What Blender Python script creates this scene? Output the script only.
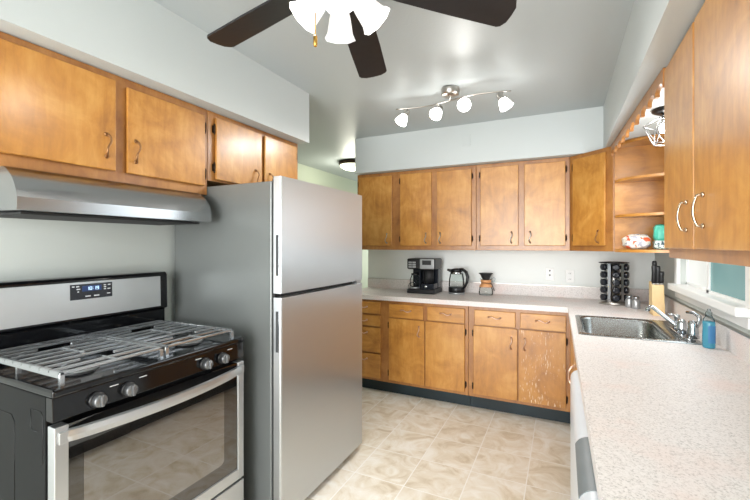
import bpy, bmesh, math, random
from mathutils import Vector, Matrix
random.seed(7)
S = bpy.context.scene
for o in list(bpy.data.objects): bpy.data.objects.remove(o, do_unlink=True)
COL = S.collection

# ------------------------------------------------------------ camera, world, exposure, daylight, fill lights
CAM_H = 1.386
cd = bpy.data.cameras.new('camera'); cam = bpy.data.objects.new('camera', cd); COL.objects.link(cam)
cd.sensor_width = 36.0; cd.lens = 36.0 * 392.0 / 750.0
cd.shift_y = -5.0 / 750.0; cd.clip_start = 0.02
cam.location = (0, 0, CAM_H); cam.rotation_euler = (math.pi / 2, 0, math.atan(187.5 / 392.0))
S.camera = cam
vs = S.view_settings
vs.view_transform = 'Standard'; vs.look = 'None'; vs.gamma = 1.0; vs.use_curve_mapping = False
vs.exposure = 0.38
w = bpy.data.worlds.new('world'); S.world = w; w.use_nodes = True
w.node_tree.nodes['Background'].inputs[0].default_value = (0.80, 0.90, 1.0, 1)
w.node_tree.nodes['Background'].inputs[1].default_value = 1.0

def area(name, loc, rot, sx, sy, power, col, spec=1.0):
    l = bpy.data.lights.new(name, 'AREA'); l.shape = 'RECTANGLE'; l.size = sx; l.size_y = sy
    l.energy = power; l.color = col; l.specular_factor = spec
    o = bpy.data.objects.new(name, l); COL.objects.link(o); o.location = loc; o.rotation_euler = rot
    return o
# unseen fill light at an opening added in the wall behind the camera
area('rear_fill', (-0.70, -2.72, 1.25), (math.pi / 2, 0, 0), 2.3, 2.1, 165, (1.0, 0.99, 0.975), 0.45)
# added fill light in the next room, which has no window
area('next_room_fill', (-2.3, 6.9, 1.4), (-math.pi / 2, 0, 0), 1.4, 1.4, 20, (0.98, 1.0, 0.95))
# daylight entering at the window over the sink
area('daylight_sink_window', (0.62, 2.62, 1.53), (0, math.pi / 2, 0), 0.7, 0.8, 6, (0.86, 0.93, 1.0), 0.15)

# ------------------------------------------------------------ helpers
class MB:
    def __init__(s): s.v = []; s.f = []; s.sm = []; s.mi = []
    def add(s, vs_, fs, smooth=False, mi=0):
        b = len(s.v); s.v += [tuple(p) for p in vs_]
        for f in fs: s.f.append([i + b for i in f]); s.sm.append(smooth); s.mi.append(mi)
        return s
    def addbm(s, bm, smooth=False, mi=0, M=None):
        bm.verts.index_update()
        s.add([(M @ v.co if M else v.co) for v in bm.verts], [[v.index for v in f.verts] for f in bm.faces], smooth, mi)
        bm.free(); return s
    def box(s, x0, x1, y0, y1, z0, z1, bev=0.0, seg=2, mi=0, M=None, smooth=False):
        bm = bmesh.new(); bmesh.ops.create_cube(bm, size=1)
        for v in bm.verts:
            v.co = Vector(((x0 + x1) / 2 + v.co.x * (x1 - x0), (y0 + y1) / 2 + v.co.y * (y1 - y0), (z0 + z1) / 2 + v.co.z * (z1 - z0)))
        if bev > 0: bmesh.ops.bevel(bm, geom=list(bm.edges), offset=bev, segments=seg, profile=0.5, affect='EDGES')
        return s.addbm(bm, smooth, mi, M)
    def prism(s, pts, z0, z1, axis='z', bev=0.0, mi=0, smooth=False):
        # polygon pts extruded along axis ('z': pts are xy, 'y': pts are xz, 'x': pts are yz)
        def P(a, b, c): return {'z': (a, b, c), 'y': (a, c, b), 'x': (c, a, b)}[axis]
        n = len(pts); bm = bmesh.new()
        A = [bm.verts.new(P(a, b, z0)) for a, b in pts]; B = [bm.verts.new(P(a, b, z1)) for a, b in pts]
        bm.faces.new(A[::-1]); bm.faces.new(B)
        for i in range(n): bm.faces.new((A[i], A[(i + 1) % n], B[(i + 1) % n], B[i]))
        bmesh.ops.recalc_face_normals(bm, faces=bm.faces)
        if bev > 0: bmesh.ops.bevel(bm, geom=list(bm.edges), offset=bev, segments=2, profile=0.5, affect='EDGES')
        return s.addbm(bm, smooth, mi)
    def tube(s, pts, r, n=10, mi=0, cap=True, closed=False, flat=None):
        pts = [Vector(p) for p in pts]; m = len(pts)
        rs = r if isinstance(r, (list, tuple)) else [r] * m
        t0 = (pts[1] - pts[0]).normalized()
        up = Vector((0, 0, 1)) if abs(t0.z) < 0.9 else Vector((1, 0, 0))
        nx = t0.cross(up).normalized(); vs_ = []
        for i, p in enumerate(pts):
            if closed: t = pts[(i + 1) % m] - pts[i - 1]
            elif i == 0: t = pts[1] - pts[0]
            elif i == m - 1: t = pts[-1] - pts[-2]
            else: t = pts[i + 1] - pts[i - 1]
            t.normalize(); nx = (nx - t * nx.dot(t)).normalized(); ny = t.cross(nx)
            fl = flat if flat else 1.0
            for k in range(n):
                a = 2 * math.pi * k / n
                vs_.append(p + nx * math.cos(a) * rs[i] + ny * math.sin(a) * rs[i] * fl)
        fs = []
        for i in range(m if closed else m - 1):
            j = (i + 1) % m
            for k in range(n): fs.append([i * n + k, i * n + (k + 1) % n, j * n + (k + 1) % n, j * n + k])
        if cap and not closed: fs.append(list(range(n))[::-1]); fs.append([(m - 1) * n + k for k in range(n)])
        return s.add(vs_, fs, True, mi)
    def cyl(s, p, q, r, n=20, r2=None, mi=0):
        p = Vector(p); q = Vector(q); r2 = r if r2 is None else r2
        t = (q - p).normalized(); up = Vector((0, 0, 1)) if abs(t.z) < 0.9 else Vector((1, 0, 0))
        a = t.cross(up).normalized(); b = t.cross(a); vs_ = []
        for c, rr in ((p, r), (q, r2)):
            for k in range(n):
                g = 2 * math.pi * k / n; vs_.append(c + (a * math.cos(g) + b * math.sin(g)) * rr)
        s.add(vs_, [[k, (k + 1) % n, n + (k + 1) % n, n + k] for k in range(n)], True, mi)
        bse = len(s.v) - 2 * n
        s.f.append([bse + k for k in range(n)][::-1]); s.f.append([bse + n + k for k in range(n)])
        s.sm += [False, False]; s.mi += [mi, mi]; return s
    def lathe(s, prof, c=(0, 0, 0), n=28, M=None, mi=0, smooth=True, sy=1.0):
        # prof: (radius, height) list; M optional orientation matrix applied before the shift to c
        c = Vector(c); vs_ = []; m = len(prof)
        for r, z in prof:
            for k in range(n):
                g = 2 * math.pi * k / n; p = Vector((r * math.cos(g), r * sy * math.sin(g), z))
                vs_.append((M @ p if M else p) + c)
        fs = [[i * n + k, i * n + (k + 1) % n, (i + 1) * n + (k + 1) % n, (i + 1) * n + k] for i in range(m - 1) for k in range(n)]
        if prof[0][0] > 1e-5: fs.append(list(range(n))[::-1])
        if prof[-1][0] > 1e-5: fs.append([(m - 1) * n + k for k in range(n)])
        return s.add(vs_, fs, smooth, mi)
    def shell(s, prof, c=(0, 0, 0), n=28, M=None, mi=0):     # open lathe, no caps
        c = Vector(c); vs_ = []; m = len(prof)
        for r, z in prof:
            for k in range(n):
                g = 2 * math.pi * k / n; p = Vector((r * math.cos(g), r * math.sin(g), z))
                vs_.append((M @ p if M else p) + c)
        fs = [[i * n + k, i * n + (k + 1) % n, (i + 1) * n + (k + 1) % n, (i + 1) * n + k] for i in range(m - 1) for k in range(n)]
        return s.add(vs_, fs, True, mi)
    def build(s, name, mat, parent=None, label=None, kind=None):
        org = Vector((0, 0, 0)); p = parent
        while p is not None: org += p.location; p = p.parent
        me = bpy.data.meshes.new(name)
        me.from_pydata([tuple(Vector(v) - org) for v in s.v], [], s.f)
        mats = mat if isinstance(mat, (list, tuple)) else [mat]
        for m in mats: me.materials.append(m)
        for i, pl in enumerate(me.polygons): pl.use_smooth = s.sm[i]; pl.material_index = s.mi[i]
        me.update()
        o = bpy.data.objects.new(name, me); COL.objects.link(o)
        if parent is not None: o.parent = parent
        if label: o['label'] = label
        if kind: o['kind'] = kind
        return o

def thing(name, label, cat, loc, group=None):
    o = bpy.data.objects.new(name, None); COL.objects.link(o); o.location = loc
    o.empty_display_size = 0.05
    o['label'] = label; o['category'] = cat
    if group: o['group'] = group
    return o
def solo(mb, name, mat, label, cat, loc, group=None):           # a thing that is one mesh, origin at its base
    o = mb.build(name, mat); lv = Vector(loc)
    for v in o.data.vertices: v.co -= lv
    o.location = loc; o['label'] = label; o['category'] = cat
    if group: o['group'] = group
    return o
def copy_tree(o, parent=None):
    c = o.copy(); COL.objects.link(c)
    if parent is not None: c.parent = parent
    for ch in list(o.children): copy_tree(ch, c)
    return c
def struct(mb, name, mat, label=None):
    o = mb.build(name, mat); o['kind'] = 'structure'
    if label: o['label'] = label
    return o

# ------------------------------------------------------------ materials
def lin(c):
    f = lambda x: x / 12.92 if x <= 0.04045 else ((x + 0.055) / 1.055) ** 2.4
    return tuple(f(x / 255.0) for x in c) + (1,)
def newmat(name):
    m = bpy.data.materials.new(name); m.use_nodes = True; nt = m.node_tree
    return m, nt, nt.nodes['Principled BSDF']
def N(nt, t, **k):
    n = nt.nodes.new(t)
    for a, b in k.items():
        if a.startswith('i_'): n.inputs[a[2:].replace('_', ' ')].default_value = b
        else: setattr(n, a, b)
    return n
def setp(b, col=None, rough=None, metal=None, **k):
    if col is not None: b.inputs['Base Color'].default_value = col
    if rough is not None: b.inputs['Roughness'].default_value = rough
    if metal is not None: b.inputs['Metallic'].default_value = metal
    for a, v in k.items(): b.inputs[a.replace('_', ' ')].default_value = v
def plain(name, rgb, rough=0.5, metal=0.0, bump=0.0, bscale=60, var=0.0, **k):
    m, nt, b = newmat(name); c = lin(rgb); setp(b, c, rough, metal, **k)
    tc = N(nt, 'ShaderNodeTexCoord')
    if bump > 0:
        n = N(nt, 'ShaderNodeTexNoise', i_Scale=bscale, i_Detail=4.0); nt.links.new(tc.outputs['Object'], n.inputs['Vector'])
        bp = N(nt, 'ShaderNodeBump', i_Strength=bump, i_Distance=0.004)
        nt.links.new(n.outputs['Fac'], bp.inputs['Height']); nt.links.new(bp.outputs['Normal'], b.inputs['Normal'])
    if var > 0:
        n2 = N(nt, 'ShaderNodeTexNoise', i_Scale=3.0, i_Detail=3.0); nt.links.new(tc.outputs['Object'], n2.inputs['Vector'])
        r = N(nt, 'ShaderNodeValToRGB'); r.color_ramp.elements[0].position = 0.3; r.color_ramp.elements[1].position = 0.7
        r.color_ramp.elements[0].color = tuple(x * (1 - var) for x in c[:3]) + (1,); r.color_ramp.elements[1].color = c
        nt.links.new(n2.outputs['Fac'], r.inputs['Fac']); nt.links.new(r.outputs['Color'], b.inputs['Base Color'])
    return m
def emit(name, rgb, strength, base=None):
    m, nt, b = newmat(name); setp(b, lin(base or rgb), 0.4)
    b.inputs['Emission Color'].default_value = lin(rgb); b.inputs['Emission Strength'].default_value = strength
    return m
def wood(name, dark, mid, light, rough=0.3, axis='z', flecks=False, coat=0.5):
    m, nt, b = newmat(name); L = nt.links
    tc = N(nt, 'ShaderNodeTexCoord'); oi = N(nt, 'ShaderNodeObjectInfo')
    mul = N(nt, 'ShaderNodeVectorMath', operation='SCALE'); mul.inputs['Scale'].default_value = 9.0
    cmb = N(nt, 'ShaderNodeCombineXYZ'); L.new(oi.outputs['Random'], cmb.inputs[0]); L.new(oi.outputs['Random'], cmb.inputs[1]); L.new(oi.outputs['Random'], cmb.inputs[2])
    L.new(cmb.outputs[0], mul.inputs[0])
    ad = N(nt, 'ShaderNodeVectorMath', operation='ADD'); L.new(tc.outputs['Object'], ad.inputs[0]); L.new(mul.outputs[0], ad.inputs[1])
    mp = N(nt, 'ShaderNodeMapping'); mp.inputs['Scale'].default_value = {'z': (18, 18, 3.2), 'y': (18, 3.2, 18), 'x': (3.2, 18, 18)}[axis]
    L.new(ad.outputs[0], mp.inputs['Vector'])
    g = N(nt, 'ShaderNodeTexNoise', i_Scale=1.6, i_Detail=7.0, i_Roughness=0.62, i_Distortion=0.5); L.new(mp.outputs[0], g.inputs['Vector'])
    bl = N(nt, 'ShaderNodeTexNoise', i_Scale=5.0, i_Detail=5.0, i_Roughness=0.62, i_Distortion=0.8); L.new(ad.outputs[0], bl.inputs['Vector'])
    mx = N(nt, 'ShaderNodeMath', operation='MULTIPLY_ADD'); L.new(g.outputs['Fac'], mx.inputs[0]); mx.inputs[1].default_value = 0.36
    hb = N(nt, 'ShaderNodeMath', operation='MULTIPLY'); L.new(bl.outputs['Fac'], hb.inputs[0]); hb.inputs[1].default_value = 0.64
    L.new(hb.outputs[0], mx.inputs[2])
    r = N(nt, 'ShaderNodeValToRGB'); cr = r.color_ramp
    cr.elements[0].position = 0.30; cr.elements[0].color = lin(dark); cr.elements[1].position = 0.72; cr.elements[1].color = lin(light)
    e = cr.elements.new(0.50); e.color = lin(mid)
    L.new(mx.outputs[0], r.inputs['Fac']); out = r.outputs['Color']
    if flecks:
        mp2 = N(nt, 'ShaderNodeMapping'); mp2.inputs['Scale'].default_value = (190, 190, 22); L.new(tc.outputs['Object'], mp2.inputs['Vector'])
        n3 = N(nt, 'ShaderNodeTexNoise', i_Scale=1.0, i_Detail=2.0); L.new(mp2.outputs[0], n3.inputs['Vector'])
        big = N(nt, 'ShaderNodeTexNoise', i_Scale=4.0, i_Detail=1.0); L.new(tc.outputs['Object'], big.inputs['Vector'])
        ad2 = N(nt, 'ShaderNodeMath', operation='MULTIPLY_ADD'); L.new(big.outputs['Fac'], ad2.inputs[0]); ad2.inputs[1].default_value = 0.45; L.new(n3.outputs['Fac'], ad2.inputs[2])
        r3 = N(nt, 'ShaderNodeValToRGB'); r3.color_ramp.elements[0].position = 0.915; r3.color_ramp.elements[1].position = 0.97
        L.new(ad2.outputs[0], r3.inputs['Fac'])
        mc = N(nt, 'ShaderNodeMix', data_type='RGBA'); L.new(r3.outputs['Color'], mc.inputs['Factor']); L.new(out, mc.inputs[6])
        mc.inputs[7].default_value = lin((226, 205, 172)); out = mc.outputs[2]
    L.new(out, b.inputs['Base Color'])
    setp(b, rough=rough); b.inputs['Coat Weight'].default_value = coat; b.inputs['Coat Roughness'].default_value = 0.24
    bp = N(nt, 'ShaderNodeBump', i_Strength=0.08, i_Distance=0.002); L.new(g.outputs['Fac'], bp.inputs['Height']); L.new(bp.outputs['Normal'], b.inputs['Normal'])
    return m
def brushed(name, rgb, rough, axis='y', amt=0.12, aniso=0.6, metal=1.0, bump=0.012):
    m, nt, b = newmat(name); L = nt.links; setp(b, lin(rgb), rough, metal)
    tc = N(nt, 'ShaderNodeTexCoord'); mp = N(nt, 'ShaderNodeMapping')
    mp.inputs['Scale'].default_value = {'y': (300, 3, 300), 'z': (300, 300, 3), 'x': (3, 300, 300)}[axis]
    L.new(tc.outputs['Object'], mp.inputs['Vector'])
    n = N(nt, 'ShaderNodeTexNoise', i_Scale=1.0, i_Detail=3.0); L.new(mp.outputs[0], n.inputs['Vector'])
    mr = N(nt, 'ShaderNodeMapRange'); mr.inputs['To Min'].default_value = max(0.03, rough - amt); mr.inputs['To Max'].default_value = rough + amt
    L.new(n.outputs['Fac'], mr.inputs['Value']); L.new(mr.outputs[0], b.inputs['Roughness'])
    bp = N(nt, 'ShaderNodeBump', i_Strength=bump, i_Distance=0.0005); L.new(n.outputs['Fac'], bp.inputs['Height']); L.new(bp.outputs['Normal'], b.inputs['Normal'])
    b.inputs['Anisotropic'].default_value = aniso
    tg = N(nt, 'ShaderNodeTangent', direction_type='RADIAL', axis='Z'); L.new(tg.outputs[0], b.inputs['Tangent'])
    return m

M = {}
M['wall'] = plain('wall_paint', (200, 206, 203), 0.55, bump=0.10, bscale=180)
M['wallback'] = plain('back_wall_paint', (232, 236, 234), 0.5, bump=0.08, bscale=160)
M['soffit'] = plain('soffit_paint', (192, 198, 198), 0.5, bump=0.10, bscale=120)
M['ceil'] = plain('ceiling_paint', (178, 185, 187), 0.5, bump=0.2, bscale=70)
M['green'] = plain('green_paint', (194, 203, 184), 0.6, bump=0.1, bscale=160)
M['white'] = plain('white_trim', (236, 238, 238), 0.4)
M['whiteplastic'] = plain('white_plastic', (232, 233, 232), 0.35)
M['doorwood'] = wood('door_maple', (146, 92, 34), (184, 126, 52), (212, 160, 84), 0.36)
M['framewood'] = wood('frame_maple', (128, 78, 36), (160, 106, 50), (184, 130, 68), 0.38)
M['drawerwood'] = wood('drawer_maple', (148, 94, 36), (186, 128, 54), (210, 156, 78), 0.36, axis='x')
M['fleckwood'] = wood('scratched_maple', (146, 92, 34), (180, 122, 50), (204, 150, 76), 0.38, flecks=True)
M['shelfwood'] = wood('shelf_maple', (142, 90, 34), (178, 120, 48), (202, 148, 74), 0.38, axis='x')
M['bronze'] = plain('antique_bronze', (150, 112, 76), 0.34, 0.9)
M['copper'] = plain('pinkish_copper', (216, 184, 164), 0.32, 0.9)
M['darkbronze'] = plain('dark_bronze', (58, 42, 30), 0.45, 0.7)
M['chrome'] = plain('chrome', (190, 194, 198), 0.09, 1.0)
M['warmchrome'] = plain('warm_chrome', (190, 172, 150), 0.16, 1.0)
M['nickel'] = plain('brushed_nickel', (176, 172, 166), 0.28, 1.0)
M['brass'] = plain('brass', (205, 160, 80), 0.25, 1.0)
M['steel'] = brushed('stainless', (194, 198, 201), 0.36, 'y', amt=0.05, aniso=0.8, metal=0.92, bump=0.004)
M['steelhood'] = brushed('hood_stainless', (172, 174, 176), 0.24, 'y', amt=0.05, aniso=0.3, bump=0.002)
M['steelsink'] = brushed('sink_stainless', (150, 153, 152), 0.26, 'y')
M['greyside'] = plain('fridge_side_paint', (118, 122, 121), 0.32, 0.35, bump=0.12, bscale=260)
M['recess'] = plain('recess_grey', (74, 76, 78), 0.4, 0.3)
M['gasket'] = plain('black_gasket', (28, 28, 30), 0.6)
M['black'] = plain('black_enamel', (14, 15, 18), 0.10, bump=0.02, bscale=30)
M['blackside'] = plain('black_side_enamel', (12, 13, 15), 0.22, bump=0.02, bscale=30, Specular_IOR_Level=0.10)
M['blackplastic'] = plain('black_plastic', (16, 17, 20), 0.38)
M['darkblueplastic'] = plain('dark_glossy_plastic', (26, 30, 38), 0.2)
M['grate'] = plain('grate_iron', (186, 190, 194), 0.26, 0.85)
M['cap'] = plain('burner_cap', (22, 22, 24), 0.45)
M['silver'] = plain('silver_plastic', (178, 180, 182), 0.3, 0.6)
M['blade'] = plain('fan_blade_wood', (30, 28, 31), 0.36, bump=0.1, bscale=40, var=0.35)
M['toe'] = plain('toe_kick_vinyl', (22, 46, 54), 0.5, bump=0.3, bscale=60, var=0.6)
M['dishwhite'] = plain('appliance_white', (208, 212, 218), 0.3)
M['dishgrey'] = plain('appliance_grey', (122, 130, 134), 0.45, var=0.4)
M['blockwood'] = wood('knife_block_wood', (214, 182, 130), (226, 198, 148), (236, 210, 164), 0.5, coat=0.0)
M['collar'] = wood('collar_wood', (190, 122, 74), (208, 146, 96), (222, 166, 116), 0.45, coat=0.1)
M['bulb'] = emit('lamp_bulb', (255, 250, 240), 25.0)
M['shade'] = emit('lit_glass_shade', (255, 251, 246), 0.42, (214, 216, 218))
M['spot'] = emit('lit_spot_glass', (255, 253, 248), 11.0)
M['dome'] = emit('lit_dome_glass', (255, 252, 225), 1.6)
M['display'] = emit('display_blue', (40, 80, 150), 0.25, (16, 30, 56))
M['digit'] = emit('display_digits', (200, 230, 255), 0.7)
M['knobgrey'] = plain('knob_grey_metal', (120, 122, 124), 0.32, 0.7)
M['mark'] = plain('white_print', (214, 216, 218), 0.5)
M['teal'] = plain('bag_teal', (72, 172, 150), 0.35, bump=0.5, bscale=22)
M['labelblue'] = plain('label_blue', (62, 120, 168), 0.2)  # blue of the soap bottle's label
M['glassdark'] = plain('spice_glass', (60, 52, 46), 0.08)

# glass
def glass(name, rgb, rough=0.0, alpha_mix=0.75):
    m, nt, b = newmat(name); L = nt.links
    tr = N(nt, 'ShaderNodeBsdfTransparent'); tr.inputs[0].default_value = lin(rgb)
    gl = N(nt, 'ShaderNodeBsdfGlossy'); gl.inputs['Roughness'].default_value = 0.05
    fr = N(nt, 'ShaderNodeFresnel'); fr.inputs[0].default_value = 1.18
    mx = N(nt, 'ShaderNodeMixShader'); L.new(fr.outputs[0], mx.inputs[0]); L.new(tr.outputs[0], mx.inputs[1]); L.new(gl.outputs[0], mx.inputs[2])
    L.new(mx.outputs[0], nt.nodes['Material Output'].inputs['Surface']); return m
M['glass'] = glass('clear_glass', (247, 250, 249))
M['clearpl'] = glass('clear_plastic', (236, 243, 246))
M['soap'] = plain('blue_soap', (86, 178, 206), 0.10, Transmission_Weight=0.5)
def ovenglass(name, refl, base):
    m, nt, b = newmat(name); L = nt.links; setp(b, lin(base), 0.08)
    gl = N(nt, 'ShaderNodeBsdfGlossy'); gl.inputs['Roughness'].default_value = 0.015; gl.inputs['Color'].default_value = (0.93, 0.9, 0.86, 1)
    mx = N(nt, 'ShaderNodeMixShader'); mx.inputs[0].default_value = refl
    L.new(b.outputs[0], mx.inputs[1]); L.new(gl.outputs[0], mx.inputs[2]); L.new(mx.outputs[0], nt.nodes['Material Output'].inputs['Surface'])
    return m
M['ovenwin'] = ovenglass('oven_window', 0.25, (20, 18, 17))
M['ovenborder'] = ovenglass('oven_glass_border', 0.10, (12, 12, 13))

# window panes: daylit
def pane(name, c0, c1, e):
    m, nt, b = newmat(name); L = nt.links; tc = N(nt, 'ShaderNodeTexCoord')
    n = N(nt, 'ShaderNodeTexNoise', i_Scale=2.2, i_Detail=2.0); L.new(tc.outputs['Object'], n.inputs['Vector'])
    r = N(nt, 'ShaderNodeValToRGB'); r.color_ramp.elements[0].color = lin(c0); r.color_ramp.elements[1].color = lin(c1)
    r.color_ramp.elements[0].position = 0.3; r.color_ramp.elements[1].position = 0.7
    L.new(n.outputs['Fac'], r.inputs['Fac']); L.new(r.outputs['Color'], b.inputs['Base Color']); L.new(r.outputs['Color'], b.inputs['Emission Color'])
    setp(b, rough=0.25); b.inputs['Emission Strength'].default_value = e; return m
M['paneteal'] = pane('frosted_teal_pane', (96, 138, 140), (116, 156, 158), 0.18)
M['panewhite'] = pane('white_shade_pane', (204, 208, 206), (216, 219, 218), 0.30)

# floor tiles
def tile_mat():
    m, nt, b = newmat('floor_tile'); L = nt.links
    tc = N(nt, 'ShaderNodeTexCoord'); mp = N(nt, 'ShaderNodeMapping'); T = 0.317
    mp.inputs['Location'].default_value = (0.19 + T * 30, -2.103 + T * 30, 0); L.new(tc.outputs['Object'], mp.inputs['Vector'])
    br = N(nt, 'ShaderNodeTexBrick', offset=0.0, squash=1.0); br.inputs['Scale'].default_value = 1.0
    br.inputs['Brick Width'].default_value = T; br.inputs['Row Height'].default_value = T; br.inputs['Mortar Size'].default_value = 0.0035; br.inputs['Mortar Smooth'].default_value = 0.3
    br.inputs['Color1'].default_value = (0, 0, 0, 1); br.inputs['Color2'].default_value = (1, 1, 1, 1); br.inputs['Bias'].default_value = 0.0
    L.new(mp.outputs[0], br.inputs['Vector'])
    sc = N(nt, 'ShaderNodeVectorMath', operation='SCALE'); sc.inputs['Scale'].default_value = 7.0; L.new(br.outputs['Color'], sc.inputs[0])
    ad = N(nt, 'ShaderNodeVectorMath', operation='ADD'); L.new(tc.outputs['Object'], ad.inputs[0]); L.new(sc.outputs[0], ad.inputs[1])
    n = N(nt, 'ShaderNodeTexNoise', i_Scale=6.0, i_Detail=6.0, i_Roughness=0.6, i_Distortion=1.4); L.new(ad.outputs[0], n.inputs['Vector'])
    r = N(nt, 'ShaderNodeValToRGB'); cr = r.color_ramp
    cr.elements[0].position = 0.30; cr.elements[0].color = lin((204, 190, 166)); cr.elements[1].position = 0.66; cr.elements[1].color = lin((241, 238, 231))
    e = cr.elements.new(0.47); e.color = lin((227, 218, 202)); L.new(n.outputs['Fac'], r.inputs['Fac'])
    mx = N(nt, 'ShaderNodeMix', data_type='RGBA'); L.new(br.outputs['Fac'], mx.inputs['Factor']); L.new(r.outputs['Color'], mx.inputs[6]); mx.inputs[7].default_value = lin((244, 242, 238))
    L.new(mx.outputs[2], b.inputs['Base Color']); setp(b, rough=0.38)
    inv = N(nt, 'ShaderNodeMath', operation='MULTIPLY_ADD'); L.new(br.outputs['Fac'], inv.inputs[0]); inv.inputs[1].default_value = -1.0; L.new(n.outputs['Fac'], inv.inputs[2])
    bp = N(nt, 'ShaderNodeBump', i_Strength=0.15, i_Distance=0.003); L.new(inv.outputs[0], bp.inputs['Height']); L.new(bp.outputs['Normal'], b.inputs['Normal'])
    return m
M['tile'] = tile_mat()
def laminate():
    m, nt, b = newmat('speckled_laminate'); L = nt.links; tc = N(nt, 'ShaderNodeTexCoord')
    n = N(nt, 'ShaderNodeTexNoise', i_Scale=190.0, i_Detail=3.0, i_Roughness=0.7); L.new(tc.outputs['Object'], n.inputs['Vector'])
    r = N(nt, 'ShaderNodeValToRGB'); cr = r.color_ramp
    cr.elements[0].position = 0.34; cr.elements[0].color = lin((176, 171, 168)); cr.elements[1].position = 0.60; cr.elements[1].color = lin((228, 223, 221))
    e = cr.elements.new(0.45); e.color = lin((217, 211, 208)); L.new(n.outputs['Fac'], r.inputs['Fac'])
    n2 = N(nt, 'ShaderNodeTexNoise', i_Scale=5.0, i_Detail=3.0); L.new(tc.outputs['Object'], n2.inputs['Vector'])
    r2 = N(nt, 'ShaderNodeValToRGB'); r2.color_ramp.elements[0].position = 0.54; r2.color_ramp.elements[1].position = 0.72
    L.new(n2.outputs['Fac'], r2.inputs['Fac'])
    fm = N(nt, 'ShaderNodeMath', operation='MULTIPLY'); fm.inputs[1].default_value = 0.35; L.new(r2.outputs['Color'], fm.inputs[0])
    mx = N(nt, 'ShaderNodeMix', data_type='RGBA'); L.new(fm.outputs[0], mx.inputs['Factor']); L.new(r.outputs['Color'], mx.inputs[6]); mx.inputs[7].default_value = lin((228, 196, 186))
    L.new(mx.outputs[2], b.inputs['Base Color']); setp(b, rough=0.48); return m
M['lam'] = laminate()
def bagmat(name, cols, scale):
    m, nt, b = newmat(name); L = nt.links; tc = N(nt, 'ShaderNodeTexCoord')
    n = N(nt, 'ShaderNodeTexNoise', i_Scale=scale, i_Detail=2.0, i_Distortion=0.6); L.new(tc.outputs['Object'], n.inputs['Vector'])
    r = N(nt, 'ShaderNodeValToRGB'); cr = r.color_ramp; cr.interpolation = 'CONSTANT'
    for i, (p, c) in enumerate(cols):
        e = cr.elements[i] if i < 2 else cr.elements.new(p)
        e.position = p; e.color = lin(c)
    L.new(n.outputs['Fac'], r.inputs['Fac']); L.new(r.outputs['Color'], b.inputs['Base Color']); setp(b, rough=0.3); return m
M['bagwhite'] = bagmat('bag_white_orange', [(0.0, (196, 74, 30)), (0.43, (196, 190, 178)), (0.52, (214, 210, 202)), (0.60, (150, 148, 156))], 22)
M['bagprint'] = bagmat('bag_print', [(0.0, (40, 62, 74)), (0.44, (196, 214, 206)), (0.54, (226, 230, 228)), (0.62, (96, 150, 100))], 60)

# ------------------------------------------------------------ the setting
XL, XR, YB, ZC = -2.03, 0.69, 3.94, 2.47
YE = 2.36                  # end of the kitchen's left wall
struct(MB().box(-3.4, XR + 0.12, -2.75, 7.15, -0.06, 0.0), 'floor', M['tile'], 'beige stone look floor tiles with pale grout')
struct(MB().box(-3.4, XR + 0.12, -2.75, 7.15, ZC, ZC + 0.08), 'ceiling', M['ceil'], 'pale grey satin painted ceiling')
struct(MB().box(-2.15, XL, -2.6, YE, 0, ZC), 'wall_left', M['wall'], 'pale grey kitchen wall behind the range')
struct(MB().box(-1.97, XR, YB, YB + 0.12, 0, ZC), 'wall_back', M['wallback'], 'pale grey wall behind the coffee maker')
WY0, WY1, WZ0, WZ1 = 2.085, 3.14, 1.13, 1.93
m = MB()
m.box(XR, XR + 0.12, -2.6, WY0, 0, ZC); m.box(XR, XR + 0.12, WY1, 7.0, 0, ZC)
m.box(XR, XR + 0.12, WY0, WY1, 0, WZ0); m.box(XR, XR + 0.12, WY0, WY1, WZ1, ZC)
struct(m, 'wall_right', M['wall'], 'pale wall with the window over the sink')
m = MB()
m.box(-2.15, -1.86, -2.72, -2.6, 0, ZC); m.box(0.46, XR + 0.12, -2.72, -2.6, 0, ZC); m.box(-1.86, 0.46, -2.72, -2.6, 2.3, ZC)
struct(m, 'wall_rear', M['wall'])
struct(MB().box(-3.28, -3.16, YE - 0.12, 7.0, 0, ZC), 'wall_hall_left', M['green'], 'pale green wall of the next room')
struct(MB().box(-3.28, XR, 7.0, 7.12, 0, ZC), 'wall_hall_back', M['green'])
struct(MB().box(-3.16, -2.15, YE - 0.12, YE, 0, ZC), 'wall_hall_front', M['green'])
# soffits
SZ = 2.117
struct(MB().box(XL, -1.637, -2.6, 2.33, SZ, ZC), 'trim_1', M['soffit'], 'boxed soffit above the left wall cabinets')
struct(MB().box(-1.914, 0.288, 3.53, YB, SZ, ZC), 'trim_2', M['soffit'], 'boxed soffit above the back wall cabinets')
struct(MB().box(0.288, XR, -2.6, YB, SZ, ZC), 'trim_3', M['soffit'], 'boxed soffit above the right wall cabinets')

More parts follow.
